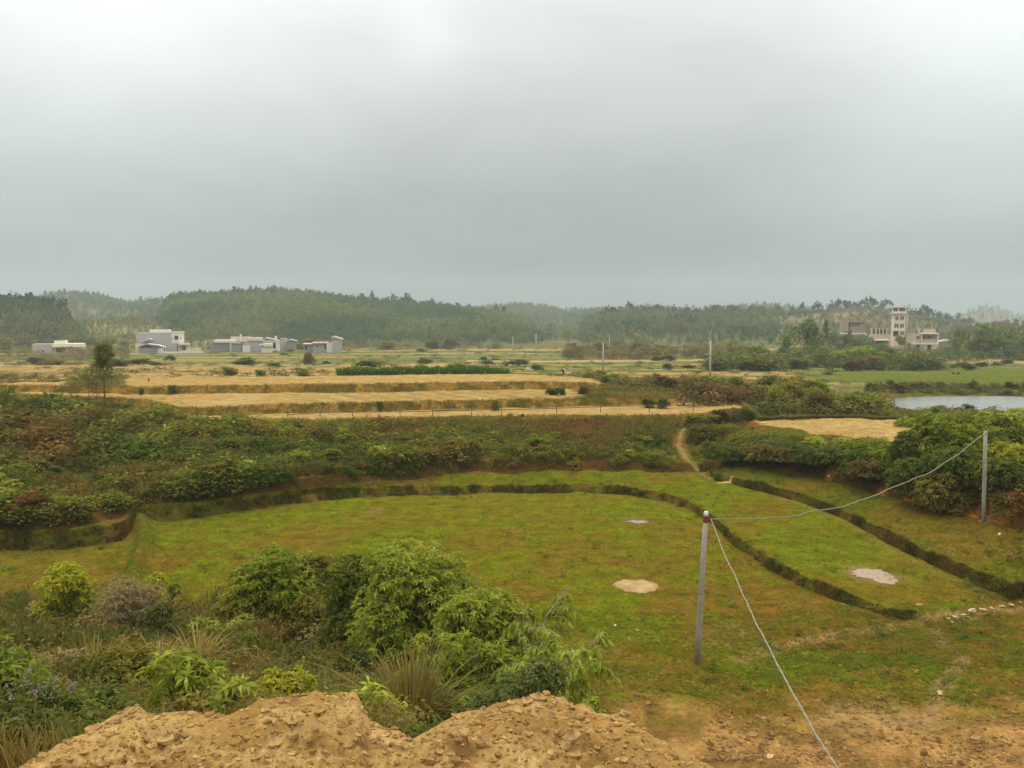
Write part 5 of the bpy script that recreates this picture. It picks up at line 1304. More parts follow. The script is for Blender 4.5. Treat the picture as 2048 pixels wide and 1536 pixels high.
# ============================================================ water
def sheet(name, pts, z, m, label=None, jag=0.0, seed=0):
    """flat patch with an uneven outline"""
    r = np.random.default_rng(seed); P = []
    n = len(pts)
    for i in range(n):
        a = np.array(pts[i]); b = np.array(pts[(i + 1) % n])
        for t in np.linspace(0, 1, 8)[:-1]:
            P.append(a + (b - a) * t + (r.normal(0, jag, 2) if jag else 0))
    P = np.array(P); c = P.mean(0)
    if name == 'puddle_water': P = P[np.argsort(np.arctan2(P[:, 1] - c[1], P[:, 0] - c[0]))]
    V = np.vstack([np.c_[P, np.zeros(len(P))], [[*c, 0]]]); k = len(P)
    T = np.array([(i, (i + 1) % k, k) for i in range(k)])
    V[:, 2] = z
    o = link(name, new_mesh(name, V, [T]), m); tag(o, label, None, None, 'structure'); return o
def m_water(name, col, rough=.03, wave=.02, scale=1.2):
    m, nt, N, L, out = mat(name); b = N.new('ShaderNodeBsdfPrincipled'); L.new(b.outputs[0], out.inputs[0])
    b.inputs['Base Color'].default_value = (*col, 1); b.inputs['Roughness'].default_value = rough; b.inputs['IOR'].default_value = 1.33; b.inputs['Specular IOR Level'].default_value = .6
    tc = N.new('ShaderNodeTexCoord'); n = N.new('ShaderNodeTexNoise'); n.inputs['Scale'].default_value = scale; n.inputs['Detail'].default_value = 4
    mp = N.new('ShaderNodeMapping'); mp.inputs['Scale'].default_value = (.25, 1, 1); L.new(tc.outputs['Object'], mp.inputs[0]); L.new(mp.outputs[0], n.inputs['Vector'])
    bp = N.new('ShaderNodeBump'); bp.inputs['Strength'].default_value = .5; bp.inputs['Distance'].default_value = wave
    L.new(n.outputs[0], bp.inputs['Height']); L.new(bp.outputs[0], b.inputs['Normal']); return m
M['water'] = m_water('pond_water', lin(128, 124, 112), .16, .05)
M['puddle'] = m_water('muddy_puddle', lin(158, 132, 100), .28, .002, 4)
M['greypuddle'] = m_water('grey_puddle', lin(138, 124, 92), .5, .004, 4)
WZ = .86
pts = [onz(px, py, WZ) for px, py in ((1764, 802), (1790, 796), (1850, 793), (1950, 792), (2048, 793), (2200, 796), (2420, 800), (2420, 816), (2200, 820), (2048, 824), (1960, 822), (1880, 822), (1810, 820), (1782, 814))]
sheet('pond_water', pts, WZ, M['water'], 'still pale pond at the right edge behind the bushes', .25, 3)
def puddle(pts, m, label, dz):
    c = np.mean(pts, 0); x0, y0, z0 = hit(*c); z0 = min(FLAT, key=lambda f: math.hypot(f[0] - x0, f[1] - y0))[3] + dz
    sheet('puddle_water', [onz(px, py, z0) for px, py in pts], z0, m, label, .045, int(pts[0][0]))
puddle([(1700, 1142), (1722, 1137), (1760, 1139), (1778, 1147), (1797, 1162), (1790, 1170), (1765, 1166), (1740, 1158), (1712, 1153)], M['puddle'], 'pale muddy puddle in the second grass field', .014)
puddle([(1253, 1042.5), (1262, 1041), (1270, 1039.5), (1280, 1041), (1292, 1041.5), (1299, 1044), (1288, 1045.5), (1278, 1047), (1266, 1045)], M['greypuddle'], 'small grey puddle in the large grass field', .014)

# ============================================================ sand heap and stones
def lump(name, px, py, rx, ry, h, colA, colB, label, cat, seed):
    x0, y0, z0 = hit(px, py); r = np.random.default_rng(seed); n, k = 72, 14; V = []
    for j in range(k):
        q = j / (k - 1)
        for i in range(n):
            a = i * 2 * pi / n; rr = q * (1 + .40 * (fbm(np.array(cos(a) * 2.2 + 5), np.array(sin(a) * 2.2 + 5), seed, 4, .7) - .5) * 2)
            X, Y = rx * rr * cos(a), ry * rr * sin(a)
            V.append((X, Y, float(gz(np.array(x0 + X), np.array(y0 + Y))) - z0 + (h * (1 - q) ** .8 * (.8 + .7 * vnoise(np.array(X * 4), np.array(Y * 4), seed + 1)) if q < 1 else -.03)))
    V = np.array(V); idx = np.arange(n * k).reshape(k, n); nx = np.roll(idx, -1, 1)
    Q = np.stack([idx[:-1], nx[:-1], nx[1:], idx[1:]], -1).reshape(-1, 4); t = fbm(V[:, 0] * 3, V[:, 1] * 3, seed, 3)[:, None]
    o = link(name, new_mesh(name, V, Q, colA * (1 - t) + colB * t, True), M['earth'], None, (x0, y0, z0)); return tag(o, label, cat)
lump('sand_heap', 1275, 1174, .78, .80, .09, lin(146, 116, 74), lin(178, 150, 106), 'low heap of pale sand lying in the large grass field', 'sand heap', 5)
lump('fallen_clod', 1452, 966, .5, .16, .08, lin(170, 130, 84), lin(196, 158, 110), 'pale slab of earth lying at the foot of the bund near the trail', 'earth slab', 9)
lump('pole_mound', 1970, 1044, .26, .24, .10, lin(130, 100, 62), lin(150, 112, 72), 'small brown mound of earth round the foot of the far pole', 'earth mound', 12)
def stone(px, py, s, label, group=None, col=None):
    x, y, z = hit(px, py); V, Q, c = CL[int(px) % 6]; col = lin(206, 180, 142) if col is None else col
    o = link('stone', new_mesh('stone', V * s * (1.3, 1, .8), Q, np.ones((len(V), 3)) * col * np.random.default_rng(int(px)).uniform(.85, 1.15, (len(V), 1))), M['earth'], None, (x, y, z + s * .25)); o.rotation_euler = (0, 0, px)
    return tag(o, label, 'stone', group)
stone(1945, 1226, .13, 'largest pale flat stone in the row along the low field edge at the right')
for px, py, s in ((1898, 1240, .07), (1912, 1236, .10), (1926, 1233, .08), (1966, 1222, .09), (1984, 1219, .07), (2004, 1216, .08), (2022, 1212, .09), (2040, 1208, .07), (1905, 1246, .05), (1935, 1236, .06)):
    stone(px, py, s, 'small pale stone in the row along the low field edge at the right', 'small stones along the low field edge', lin(186, 158, 118))
stone(1838, 1213, .09, 'pale flat stone lying in the grass between the puddle and the low field edge', None, lin(188, 150, 108))
stone(1230, 1252, .055, 'white lump of rubbish lying alone in the grass right of the bushes', None, lin(216, 206, 176)); stone(1275, 1262, .05, 'brownish lump in the grass right of the white lump', None, lin(190, 150, 100))
stone(1999, 1070, .09, 'white lump in the third grass field near the far pole', None, lin(220, 210, 184)); stone(1658, 958, .08, 'pale stone at the foot of the right bank', None, lin(200, 180, 150))
stone(1540, 1516, .07, 'angular pale stone on the bare ground just right of the heap', None, lin(206, 164, 118)); stone(1880, 1390, .10, 'pale stone at the edge of the bare ground on the right', None, lin(196, 164, 124))
stone(1372, 1093, .045, 'small pale stone left of the near pole top', None, lin(204, 160, 110))

# ============================================================ poles and cables
def pole(px, py, pxt, pyt, r0, r1, label, m, rustcap=False, name='cable_pole'):
    x, y, z = hit(px, py); xt, _, zt = atD(pxt, pyt, y); t = empty(name, (x, y, z)); dx = float(xt) - x; h = float(zt) - z
    b = MB(); b.tube([(0, 0, -.3), (dx * .25, 0, h * .25), (dx * .6, 0, h * .6), (dx, 0, h)], [r0, r0 * .93, (r0 + r1) / 2, r1], 12); b.obj('shaft', m, t, sm=True)
    if rustcap:
        c = MB(); c.tube([(dx * .94, 0, h * .945), (dx * .99, 0, h * .988)], [r1 * 1.13, r1 * 1.11], 12); c.obj('clamp', M['rust'], t)
        q = MB(); q.tube([(dx, 0, h), (dx + .005, 0, h + .07)], [r1 * 1.05, r1 * .8], 12); q.obj('cap', M['porcelain'], t)
        a = MB(); a.tube([(dx, 0, h * .96), (dx + .12, -.01, h * .965)], [.012, .012], 6); a.obj('bracket', M['rust'], t)
    tag(t, label, 'pole'); return np.array((x + dx, y, z + h))
T1 = pole(1394, 1328, 1412, 1028, .092, .062, 'grey concrete pole standing in the near grass, carrying the slack cable', M['concrete'], True)
T2 = pole(1967, 1046, 1971, 862, .085, .065, 'far grey pole at the foot of the right bank, other end of the slack cable', M['concrete'])
def cable(p0, p1, sag, r, label, n=60, wob=.02, seed=1):
    rr = np.random.default_rng(seed); t = np.linspace(0, 1, n); P = p0[None] + (p1 - p0)[None] * t[:, None]; P[:, 2] -= sag * 4 * t * (1 - t)
    w = fbm(t * 14, t * 0, seed, 3) - .5; P[:, 2] += w * wob * 4 * np.minimum(1, np.minimum(t, 1 - t) * 8); b = MB()
    b.tube(P, r, 7); an = t * n * 1.4; o = np.stack([np.cos(an) * r * .9, np.cos(an) * 0, np.sin(an) * r * .9], 1); b.tube(P + o, r * .55, 5); b.tube(P - o, r * .55, 5)
    return tag(b.obj('cable', M['cable'], sm=True), label, 'cable')
C0 = T1 + (.13, -.01, -.13)
cable(C0, T2 + (.0, -.05, -.03), 0.95, .015, 'slack twisted cable hanging between the two concrete poles', 120, .05, 3)
xe, ye, ze = atD(1712, 1540, 8.0); E = np.array((float(xe), ye, float(ze)))
cable(C0, C0 + (E - C0) * 1.25, .42, .0115, 'slack twisted cable running from the near pole down past the heap', 120, .03, 4)
xe, ye, ze = atD(2010, 848, 42.0); E = np.array((float(xe), ye, float(ze)))
cable(T2 + (0, 0, -.03), T2 + (E - T2) * 2.0, .15, .009, 'thin cable leaving the far pole over the bushes', 40, .02, 6)
# distant service poles
def far_pole(px, py, pyt, r, label, arm=None):
    x, y, z = hit(px, py); zt = float(atD(px, pyt, y)[2]); t = empty('service_pole', (x, y, z)); h = zt - z; b = MB(); b.tube([(0, 0, -.3), (0, 0, h * .5), (0, 0, h)], [r, r * .85, r * .65], 10); b.obj('shaft', M['palepole'], t, sm=True)
    mp = y / F
    if arm:
        za = float(atD(px, arm[1], y)[2]) - z; c = MB(); c.box(arm[0] * mp, -.06 - r, za - .06, 4 * mp, -r, za + .06); c.obj('crossarm', M['palepole'], t)
    tag(t, label, 'pole')
M['palepole'] = m_plain('pale_concrete', lin(178, 172, 152), noise=.12, scale=4)
far_pole(1420, 757, 682, .16, 'tallest pale concrete pole with a short arm, left of the bamboo', (-11, 708))
far_pole(1206, 741, 684, .16, 'pale concrete pole in the green paddies right of the stooping person')
far_pole(1072, 712, 668, .19, 'thin pale pole in the middle of the distant paddies')
far_pole(1026, 706, 672, .17, 'faint thin pole left of the pole in the middle of the paddies')
far_pole(1219, 706, 670, .15, 'faint pole behind and right of the pole beside the stooping person')

# low fence along the front of the fenced dry field
def fence():
    posts = ((575, 834, 824), (640, 833, 822), (705, 832, 821), (800, 832, 820), (865, 832, 818), (943, 831, 816), (1003, 830, 815), (1113, 828, 812), (1201, 826, 808), (1298, 826, 805), (1386, 824, 803))
    W = [hit(p[0], p[1], 55, 90) for p in posts]; t = empty('rail_fence', (0, W[5][1], W[5][2])); o = np.array((0, W[5][1], W[5][2])); tops = []
    for (px, py, pt), w in zip(posts, W):
        w = np.array(w); zt = float(atD(px, pt, w[1])[2]); b = MB(); b.tube([w - o - (0, 0, .2), np.array((w[0] + .02, w[1], zt)) - o], [.035, .028], 6); b.obj('post', M['bark'], t); tops.append(np.array((w[0], w[1] - .04, w[2] + (zt - w[2]) * .72)) - o)
    tops[0][2] -= .1; b = MB(); P = np.array(tops); b.tube(P, .03, 5); b.obj('rail', M['bark'], t)
    b = MB(); q = P[4:6] + (0, -.05, .07); b.tube([q[0], (q[0] + q[1]) / 2 + (0, 0, .03), q[1]], [.04, .04, .035], 6, lin(150, 120, 80)); b.obj('bamboo_rail', M['palebark'], t)
    tag(t, 'low fence of thin posts and a bamboo rail along the front dry field', 'fence')
fence()
def stake(px, py, pxt, pyt, label, col, r=.035):
    x, y, z = hit(px, py, 60, 130); xt, _, zt = atD(pxt, pyt, y); b = MB(); b.tube([(0, 0, -.1), (float(xt) - x, 0, float(zt) - z)], [r, r * .5], 6)
    tag(b.obj('marker_stake', col, None, (x, y, z)), label, 'stake')
stake(1112, 786, 1114, 772, 'white leaning stake at the right end of the second dry field', M['porcelain'], .055); stake(1101, 768, 1102, 761, 'short white stake beside the small dark bush', M['porcelain'])
def marker():
    x, y, z = hit(296, 768, 75, 110); t = empty('cloth_marker', (x, y, z)); a, b = MB(), MB(); a.tube([(0, 0, -.1), (0, 0, .62)], [.014, .012], 6); r = np.random.default_rng(2)
    k = np.linspace(0, 1, 6); V = np.array([(.01 + .17 * i, -.02 + .05 * sin(5 * i + 3 * j), .25 + .35 * j - .05 * i) for j in k for i in k]); idx = np.arange(36).reshape(6, 6)
    b.add(V, np.stack([idx[:-1, :-1], idx[:-1, 1:], idx[1:, 1:], idx[1:, :-1]], -1).reshape(-1, 4)); a.obj('stick', M['bark'], t); b.obj('cloth', M['orange'], t); tag(t, 'small orange cloth marker standing in the upper dry field', 'marker')
M['orange'] = m_plain('orange_cloth', lin(206, 92, 30), noise=.1)
marker()

# ============================================================ people and animal
M['skin'] = m_plain('skin', lin(176, 128, 96), noise=.05, rough=.6)
M['shirt'] = m_plain('pale_shirt', lin(226, 206, 200), noise=.08, rough=.9)
M['darkcloth'] = m_plain('dark_cloth', lin(46, 44, 46), noise=.15, rough=.9)
M['greytrouser'] = m_plain('pale_trousers', lin(198, 190, 176), noise=.1, rough=.9)
M['hair'] = m_plain('black_hair', lin(24, 22, 20), noise=.1, rough=.5)
def skin_obj(name, verts, edges, radii, m, parent, root=0, sub=1):
    me = bpy.data.meshes.new(name); me.from_pydata([tuple(v) for v in verts], edges, []); o = link(name, me, m, parent)
    md = o.modifiers.new('skin', 'SKIN'); md.use_smooth_shade = True
    for i, rd in enumerate(radii): me.skin_vertices[0].data[i].radius = (rd, rd)
    me.skin_vertices[0].data[root].use_root = True
    s = o.modifiers.new('sub', 'SUBSURF'); s.levels = sub; s.render_levels = sub
    return o
def stooped_person(px, py, flip, rz, label, shirt, trousers, scale=1.0):
    """bends from the hips, one arm reaching down to the ground, knees a little bent"""
    x, y, z = hit(px, py, 60, 130); t = empty('person', (x, y, z), rz); t.scale = (scale, scale, scale); f = flip
    V = [(0, 0, .80), (.16 * f, 0, .92), (.34 * f, 0, .99), (.42 * f, 0, 1.01), (.50 * f, 0, 1.02),      # 0 pelvis 1 waist 2 chest 3 neck 4 head base
         (.60 * f, 0, 1.02),                                                                    # 5 head
         (0, .10, .78), (.10 * f, .12, .44), (-.03 * f, .13, .09), (.14 * f, .14, .03),            # 6 hip 7 knee 8 ankle 9 toe
         (0, -.10, .78), (.07 * f, -.12, .44), (-.08 * f, -.13, .09), (.09 * f, -.14, .03),         # 10..13
         (.34 * f, .17, .98), (.36 * f, .20, .70), (.44 * f, .18, .46),                            # 14 shoulder 15 elbow 16 wrist
         (.34 * f, -.17, .98), (.40 * f, -.20, .69), (.50 * f, -.16, .44)]
    E = [(0, 1), (1, 2), (2, 3), (3, 4), (4, 5), (0, 6), (6, 7), (7, 8), (8, 9), (0, 10), (10, 11), (11, 12), (12, 13), (2, 14), (14, 15), (15, 16), (2, 17), (17, 18), (18, 19)]
    R = [.13, .125, .14, .055, .07, .10, .085, .058, .04, .035, .085, .058, .04, .035, .06, .042, .03, .06, .042, .03]
    for w in (16, 19):                                                     # palm, four fingers and a thumb
        b = np.array(V[w]); p = len(V); V.append(tuple(b + (.02 * f, 0, -.08))); E.append((w, p)); R.append(.032)
        for k in range(4):
            q = len(V); V.append(tuple(b + (.03 * f, (k - 1.5) * .019, -.13 + abs(k - 1.3) * .008))); V.append(tuple(b + (.015 * f, (k - 1.5) * .020, -.165 + abs(k - 1.3) * .012))); E += [(p, q), (q, q + 1)]; R += [.009, .008]
        q = len(V); V.append(tuple(b + (.05 * f, .03, -.07))); V.append(tuple(b + (.07 * f, .035, -.105))); E += [(p, q), (q, q + 1)]; R += [.010, .008]
    skin_obj('body', V, E, R, M['skin'], t)
    sV = [V[0], V[1], V[2], V[14], V[15], (np.array(V[15]) * .25 + np.array(V[16]) * .75), V[17], V[18], (np.array(V[18]) * .25 + np.array(V[19]) * .75)]
    skin_obj('shirt', sV, [(0, 1), (1, 2), (2, 3), (3, 4), (4, 5), (2, 6), (6, 7), (7, 8)], [.135, .145, .165, .085, .062, .05, .085, .062, .05], shirt, t)
    skin_obj('trousers', [V[0], V[6], V[7], V[8], V[10], V[11], V[12]], [(0, 1), (1, 2), (2, 3), (0, 4), (4, 5), (5, 6)], [.15, .115, .08, .06, .115, .08, .06], trousers, t)
    skin_obj('hair', [(.54 * f, 0, 1.06), (.64 * f, 0, 1.055), (.70 * f, 0, 1.03)], [(0, 1), (1, 2)], [.085, .10, .06], M['hair'], t)
    return tag(t, label, 'person')
stooped_person(1126, 751, 1, -.5, 'person in pale shirt stooping at the far edge of the upper dry field', M['shirt'], M['darkcloth'], .92)
stooped_person(1367, 811, -1, .35, 'person in dark top bending over at the end of the fenced dry field', M['darkcloth'], M['greytrouser'], .86)
M['goat'] = m_plain('pale_coat', lin(214, 200, 168), noise=.08)
def goat():
    x, y, z = hit(1052, 746, 95, 150); t = empty('goat', (x, y, z), .2)
    V = [(0, 0, .62), (.25, 0, .60), (.5, 0, .62), (.62, 0, .56), (.74, 0, .42), (.84, 0, .30)]; E = [(0, 1), (1, 2), (2, 3), (3, 4), (4, 5)]; R = [.15, .17, .15, .09, .07, .035]
    for x0, i, s in ((.02, 0, 1), (.02, 0, -1), (.48, 2, 1), (.48, 2, -1)):
        p = len(V); hind = i == 0
        V += [(x0 + (.05 if hind else 0), .10 * s, .42), (x0 + (-.05 if hind else .02), .10 * s, .22), (x0, .10 * s, .02)]; E += [(i, p), (p, p + 1), (p + 1, p + 2)]; R += [.07, .035, .03]
    p = len(V); V += [(-.14, 0, .68)]; E += [(0, p)]; R += [.03]
    skin_obj('body', V, E, R, M['goat'], t, 1); e = MB(); e.tube([(.74, .05, .48), (.70, .13, .46)], [.03, .01], 5); e.tube([(.74, -.05, .48), (.70, -.13, .46)], [.03, .01], 5); e.obj('ear', M['goat'], t)
    tag(t, 'small pale grazing animal on the green paddy beyond the hedge end', 'goat')
goat()

# ============================================================ houses
M['greywall'] = m_plain('grey_brick_wall', lin(168, 162, 156), noise=.16, scale=2.5)
M['darkwall'] = m_plain('old_grey_wall', lin(140, 134, 126), noise=.2, scale=2.5)
M['whitewall'] = m_plain('white_render', lin(232, 226, 208), noise=.10, scale=1.5)
M['cream'] = m_plain('cream_render', lin(240, 230, 200), noise=.06, scale=1.5)
M['buff'] = m_plain('buff_brick', lin(222, 204, 178), noise=.12, scale=3)
M['brick'] = m_plain('red_brick', lin(190, 164, 140), noise=.18, scale=3)
M['oldbrick'] = m_plain('weathered_brick', lin(164, 144, 124), noise=.25, scale=2)
M['pink'] = m_plain('pinkish_tiles', lin(216, 192, 172), noise=.10, scale=2)
M['slab'] = m_plain('concrete_slab', lin(226, 216, 196), noise=.1, scale=2)
M['dark'] = m_plain('dark_opening', lin(52, 52, 50), noise=.1)
M['glass'] = m_plain('window_glass', lin(62, 78, 80), rough=.15, noise=.1, spec=.6)
M['reddoor'] = m_plain('red_door', lin(120, 48, 46), noise=.1)
M['bluedoor'] = m_plain('blue_door', lin(70, 66, 104), noise=.1)
M['tin'] = m_plain('pale_sheet_roof', lin(232, 226, 214), noise=.08, rough=.6)
M['greentin'] = m_plain('faded_green_edge', lin(96, 132, 112), noise=.1)
class House:
    def __init__(s, name, px, D, label, cat='house', base=None):
        x, _, z = on(px, D); s.D = D; s.o = np.array((x, D, z)); s.c = D / math.hypot(x, D); s.t = tag(empty(name, (x, D, z), -math.atan2(x, D) * .8), label, cat)
    def P(s, px, py, dd=0.0):                      # a photo pixel on the front plane of this house, relative to its base
        x, y, z = atD(px, py, s.D); return (float(x) - s.o[0]) * s.c, dd, float(z) - s.o[2]
    def block(s, nm, x0, y0, x1, y1, dd, dp, m, ground=False, par=None):
        a = s.P(x0, y1); b = s.P(x1, y0); q = MB(); q.box(a[0], dd, min(a[2], -1.2) if ground else a[2], b[0], dd + dp, b[2]); return q.obj(nm, m, par or s.t)
    def gable(s, nm, x0, y0, xm, ym, x1, y1, dd, dp, th, m):    # roof slopes meeting at xm
        q = MB(); A, B, C = s.P(x0, y0), s.P(xm, ym), s.P(x1, y1)
        for p0, p1 in ((A, B), (B, C)):
            V = [(p0[0], dd, p0[2]), (p1[0], dd, p1[2]), (p1[0], dd + dp, p1[2]), (p0[0], dd + dp, p0[2])]; V = V + [(v[0], v[1], v[2] + th) for v in V]
            q.add(np.array(V), [(3, 2, 1, 0), (4, 5, 6, 7), (0, 1, 5, 4), (1, 2, 6, 5), (2, 3, 7, 6), (3, 0, 4, 7)])
        return q.obj(nm, m, s.t)
    def window(s, x0, y0, x1, y1, dd, fm=None):
        w = s.block('window', x0 - .7, y0 - .7, x1 + .7, y1 + .7, dd - .06, .055, fm or M['slab'])
        s.block('pane', x0, y0, (x0 + x1) / 2 - .25, y1, dd - .11, .045, M['glass'], par=w); s.block('pane', (x0 + x1) / 2 + .25, y0, x1, y1, dd - .11, .045, M['glass'], par=w)
    def door(s, x0, y0, x1, y1, dd, m=None): s.block('door', x0, y0, x1, y1, dd - .08, .075, m or M['dark'])
    def opening(s, x0, y0, x1, y1, dd, m=None): s.block('opening', x0, y0, x1, y1, dd - .05, .045, m or M['dark'])
h = House('white_house', 118, 290, 'low white house with a cream parapet and grey side wing at the far left')
h.block('wall', 65, 688, 104, 709, 0.4, 9, M['greywall'], True); h.block('porch_wall', 104.3, 694, 168, 709, 1.2, 9, M['whitewall'], True); h.block('parapet', 104.3, 687.5, 168, 694, -.3, 9, M['cream']); h.block('roof_room', 107, 680.5, 131, 687.4, 2, 5, M['whitewall']); h.block('roof', 108, 679.4, 129, 680.4, 1.8, 5.4, M['dark'])
for a in ((111, 695.5, 118, 705), (118.6, 695, 124, 706)): h.opening(*a, 1.2)
h.door(124.6, 694.8, 131, 706, 1.2, M['reddoor']); h.opening(136, 697, 139.5, 705, 1.2); h.opening(140.5, 695.2, 149, 697.5, 1.2); h.block('column', 149, 694.2, 152, 709, -.2, .5, M['cream'], True); h.window(83, 699, 88, 704, .4)
g = House('compound_wall', 140, 284, 'grey brown brick compound wall in front of the white house', 'wall')
g.block('wall', 98, 705, 184, 719, 0, .3, M['darkwall'], True); g.block('gate_pillar', 173, 702, 176, 719, -.4, .35, M['buff'], True)
s_ = House('tin_shed', 165, 287, 'small grey shed with a sloping roof right of the white house', 'shed'); s_.block('wall', 152, 700, 180, 712, 0, 3, M['darkwall'], True); s_.gable('roof', 150, 700.5, 164, 696, 182, 700.5, -.3, 3.6, .15, M['darkwall'])
h = House('grey_block_house', 310, 300, 'tall grey two storey house with a white right wing and rooftop room')
h.block('wall', 273, 665.5, 341, 709, 1, 10, M['greywall'], True); h.block('roof_room', 297, 659.5, 334, 665.4, 4, 5, M['whitewall']); h.block('stair_tower', 334.3, 659, 341, 665.4, 1.6, 3, M['cream']); h.block('wing', 341.4, 665, 366, 709, 1.5, 9, M['whitewall'], True); h.block('roof', 341, 664, 367.4, 665, 1.1, 9.6, M['slab'])
h.opening(349, 671.5, 356.6, 684, 1.5); h.opening(343.6, 675, 345.4, 679, 1.5); h.opening(360.5, 674, 362, 678.5, 1.5); h.block('balcony', 342, 680, 357, 687.5, .6, .9, M['pink'])
h.block('lower_wall', 334, 688.5, 354, 709, -.6, 1.5, M['greywall'], True); h.block('porch_roof', 358, 687, 381, 690, -1.6, 3.0, M['buff']); h.block('porch_wall', 358, 690.2, 381, 709, .2, 1.2, M['whitewall'], True); h.opening(364.8, 691.5, 372.4, 701, .2, M['bluedoor']); h.opening(360, 692, 363.4, 701, .2, M['oldbrick']); h.block('side_wall', 381.4, 696, 404, 709, .6, .4, M['buff'], True)
s_ = House('gabled_shed', 300, 294, 'gabled shed with a pale roof in front of the tall grey house', 'shed')
s_.block('wall', 279, 696, 315, 712, 0, 6, M['darkwall'], True); s_.gable('roof', 276, 694.5, 294, 688.6, 318, 695.5, -.5, 7, .18, M['darkwall']); s_.gable('roof_slope', 296, 688.4, 318, 691, 331, 695.5, -.4, 5, .2, M['tin']); s_.block('side_wall', 315.4, 696, 331, 712, .3, 4, M['whitewall'], True); s_.door(328, 696.5, 330.6, 703, .3)
s_ = House('lean_to', 290, 297, 'lean-to with a slanting pinkish roof against the tall grey house', 'shed'); s_.block('wall', 271, 687.5, 300, 700, 0, 2, M['pink'], True); s_.gable('roof', 281, 684, 299, 677.5, 304, 680, .2, 2.6, .18, M['tin']); s_.opening(286, 690, 289, 693, 0)
g = House('yard_wall', 370, 293, 'low pale yard wall in front of the tall grey house', 'wall'); g.block('wall', 332, 703, 408, 708, 0, .3, M['slab'], True); g.block('rubble_bank', 300, 708, 420, 716, -1, .6, M['buff'], True)
h = House('parapet_house', 450, 310, 'long low grey house with a pale parapet, left part of the cluster')
h.block('wall', 426, 685.4, 462, 708, 0, 8, M['darkwall'], True); h.block('parapet', 428, 680, 470, 685.2, -.7, 8.6, M['slab']); h.block('side_wall', 419, 680, 425.6, 700, 1, 6, M['oldbrick'], True); h.block('column', 460, 685.3, 463, 703, -.5, .4, M['cream'], True); h.block('rear_wall', 458, 675, 500, 685, 9.5, 6, M['pink'], True)
h = House('grey_gabled_house', 500, 306, 'grey gabled house in the middle of the cluster')
h.block('wall', 463.5, 688, 482, 712, 0, 7, M['darkwall'], True); h.gable('roof', 461, 688.5, 481, 683.5, 486, 685, -.4, 7.6, .2, M['darkwall']); h.block('tall_wall', 482.4, 681.8, 526, 712, 1, 9, M['greywall'], True); h.block('parapet', 494, 675.5, 524, 681.6, .6, 8, M['pink']); h.block('chimney', 478, 668, 481.4, 681.4, 4, .5, M['slab']); h.block('shed_wall', 485, 691, 500, 705, .2, .7, M['slab'], True)
h = House('pillared_house', 543, 308, 'pale pillared house with stepped roofs at the right of the cluster')
h.block('wall', 527, 684.5, 558, 709, .6, 7, M['whitewall'], True); h.gable('roof', 527, 680.5, 532, 676.5, 556, 681.4, .0, 6, .25, M['pink']); h.block('beam', 526.6, 681.6, 558.6, 684.4, 0, 7.4, M['pink']); h.block('column', 553, 684.6, 556, 703, -.1, .4, M['cream'], True); h.block('chimney', 549, 672, 552.5, 681.5, 3, .6, M['slab']); h.opening(545.4, 686, 551, 697, .6)
s_ = House('pale_roofed_shed', 533, 302, 'small shed with a pale roof and greenish edge in front of the pillared house', 'shed'); s_.block('wall', 523, 694.6, 544, 709, 0, 3, M['buff'], True); s_.gable('roof', 519, 691, 532, 688.5, 545, 689.6, -.6, 4.2, .35, M['tin']); s_.block('awning', 523, 693.2, 544, 694.4, -.3, .4, M['greentin'])
s_ = House('back_shed', 582, 330, 'small pale roofed shed standing behind the cluster on the right', 'shed'); s_.block('wall', 574, 683, 592, 700, 0, 4, M['darkwall'], True); s_.gable('roof', 571, 684, 580, 679.5, 594, 683, -.5, 5, .3, M['pink']); s_.block('side_wall', 560, 677, 572.5, 700, 3, 6, M['greywall'], True)
h = House('low_grey_house', 632, 300, 'low grey house with a flat pale roof edge right of the cluster')
h.block('wall', 626, 687, 653, 710, .5, 7, M['greywall'], True); h.block('roof', 624, 684.6, 655, 686.8, -.5, 8.5, M['pink']); h.block('side_wall', 609, 689, 625.6, 710, 1.2, 6, M['darkwall'], True); h.block('roof_slab', 606, 687, 625.4, 688.8, .6, 7, M['slab']); h.opening(648.6, 688, 652.4, 698, .5); h.opening(609.6, 692, 614, 699, 1.2); h.window(632, 690, 637, 695, .5)
h.block('gate_pillar', 654, 683, 657.4, 710, -.6, .6, M['cream'], True); h.block('gate_pillar', 662, 683.6, 665, 710, -.6, .6, M['cream'], True); h.block('gate_wall', 657.8, 686, 661.6, 710, -.4, .3, M['whitewall'], True)
h = House('small_tower_house', 675, 298, 'small upright grey house with a pink sloping roof at the cluster end')
h.block('wall', 665.6, 679.6, 683, 711, 0, 5, M['greywall'], True); h.gable('roof', 663.6, 676.4, 669, 675.2, 685.5, 680.4, -.4, 5.8, .55, M['pink'])
for px, w, dd in ((720, 36, 340), (800, 22, 350), (878, 16, 352), (1010, 26, 380), (1110, 40, 400)): pass
